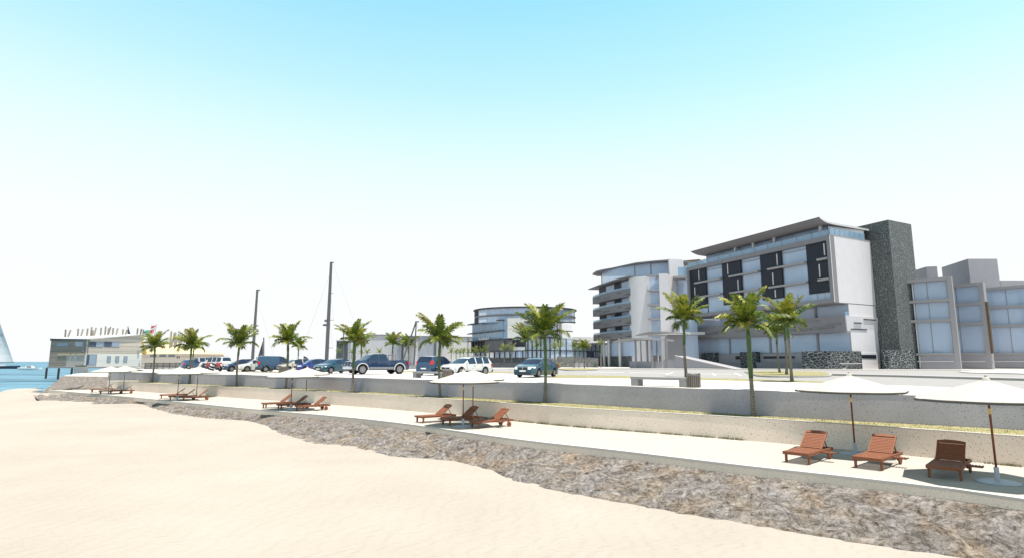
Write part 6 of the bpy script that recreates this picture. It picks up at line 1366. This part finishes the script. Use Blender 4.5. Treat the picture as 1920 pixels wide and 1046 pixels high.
yacht(112, (611.5, 690), (621, 492), 'moored yacht with the tallest mast and several spreaders, behind the dark teal car', r=.36, L=20, radar=((605, 614, 608.5), (608, 614, 600.5)), spread=((619, 625, 549.5), (616.5, 625.5, 599.5), (614, 623.5, 651.5)), stays=(((618, 515), (562, 665)), ((625, 499), (664, 600)), ((621, 560), (625, 599)), ((619, 605), (624, 651)), ((615.5, 660), (605, 690))))
yacht(128, (644, 690), (644.5, 616), 'small yacht mast before the dark shed', r=.16, L=10, stays=(((644.5, 618), (622, 690)), ((645, 617), (678, 690)), ((645, 620), (663, 690))))
yacht(101, (775, 690), (780.5, 602), 'slim mast with a slanting spar in front of the grey shed with sliding doors', r=.15, L=9, stays=(((781, 606), (790, 636)), ((781, 603), (800, 670))), boom=((780, 603), (752, 684)))
Y = 150; p = at(492, 690, Y); ys2 = thing('sailboat', 'boat with dark grey sail up behind the blue panel van', 'sailboat', (p.x, Y, SEA)); o = ys2.location
hull(MB(), 12, 3.2, 1.1, 0).build('hull', 'hull_white', ys2)
def lo(px, py): p = at(px, py, Y); return (p.x - o.x, 0, p.z - SEA)
sail(MB(), (lo(493, 672), lo(482.5, 672), lo(492.8, 638)), (0, .4, 0)).build('mainsail', 'sail_grey', ys2, rec=False); MB().tube([lo(494.5, 689), lo(494.5, 632)], .16, 6).build('mast', 'mast_metal', ys2)
Y = 240; p = at(240, 690, Y); ys3 = thing('sailboat', 'far boat whose dark triangular sail shows above the restaurant roof', 'sailboat', (p.x, Y, SEA)); o = ys3.location
hull(MB(), 12, 3.2, 1.1, 0).build('hull', 'hull_white', ys3); sail(MB(), (lo(239.5, 680), lo(262, 680), lo(240.2, 611.5)), (0, .4, 0)).build('mainsail', 'sail_grey', ys3, rec=False); MB().tube([lo(239.3, 689), lo(240, 611)], .14, 6).build('mast', 'mast_metal', ys3)

# ------------------------------------------------------------------ sky, sun, camera
SUN_DIR = Vector((.13, -.16, 1.0)).normalized()
el = math.asin(SUN_DIR.z); az = atan2(SUN_DIR.x, SUN_DIR.y)
w = bpy.data.worlds.new('World'); SC.world = w; w.use_nodes = True; nt = w.node_tree
bg = nt.nodes['Background']; sky = nt.nodes.new('ShaderNodeTexSky'); sky.sky_type = 'NISHITA'; sky.sun_disc = False
sky.sun_elevation = el; sky.sun_rotation = az; sky.altitude = 0; sky.air_density = 1.0; sky.dust_density = .6; sky.ozone_density = 1.0
# bright haze towards the horizon; unseen warm zenith cap added to neutralise ambient light
tc = nt.nodes.new('ShaderNodeTexCoord'); sp = nt.nodes.new('ShaderNodeSeparateXYZ'); nt.links.new(tc.outputs['Generated'], sp.inputs[0])
hz = ramp(nt, sp.outputs['Z'], [(0.0, (1, 1, 1)), (.20, (.97, .97, .97)), (.32, (.68, .68, .68)), (.44, (.26, .26, .26)), (.56, (0, 0, 0)), (.66, (.2, .2, .2)), (.82, (1, 1, 1))])
tint = N(nt, 'ShaderNodeMix', data_type='RGBA', blend_type='MULTIPLY'); tint.inputs['Factor'].default_value = 1; nt.links.new(sky.outputs[0], tint.inputs['A']); tint.inputs['B'].default_value = (.99, 1.36, .965, 1)
mx = N(nt, 'ShaderNodeMix', data_type='RGBA'); nt.links.new(hz, mx.inputs['Factor']); nt.links.new(tint.outputs['Result'], mx.inputs['A']); 
hc = ramp(nt, sp.outputs['Z'], [(.55, (1, 1, 1)), (.62, (0, 0, 0))]); hm = N(nt, 'ShaderNodeMix', data_type='RGBA'); nt.links.new(hc, hm.inputs['Factor']); hm.inputs['A'].default_value = (1.0, .88, .78, 1); hm.inputs['B'].default_value = (3.26, 3.30, 3.33, 1)
nt.links.new(hm.outputs['Result'], mx.inputs['B'])
nt.links.new(mx.outputs['Result'], bg.inputs['Color']); bg.inputs['Strength'].default_value = .15
sl = bpy.data.lights.new('sun', 'SUN'); sl.energy = 4.5; sl.angle = radians(.5); sl.color = (1, .94, .86)
so = bpy.data.objects.new('sun', sl); COL.objects.link(so); so.rotation_euler = SUN_DIR.to_track_quat('Z', 'Y').to_euler(); so.location = (0, 0, 60)
cam = bpy.data.cameras.new('camera'); co = bpy.data.objects.new('camera', cam); COL.objects.link(co)
co.location = (0, 0, EYE); co.rotation_euler = (pi / 2 + TH, 0, 0); cam.sensor_width = 36; cam.lens = FPX / 1920 * 36; cam.clip_start = .1; cam.clip_end = 20000
SC.camera = co
SC.view_settings.view_transform = 'Standard'; SC.view_settings.look = 'None'; SC.view_settings.exposure = 1.0; SC.view_settings.gamma = 1
SC.cycles.use_denoising = True
SC.cycles.max_bounces = 8; SC.cycles.transparent_max_bounces = 16
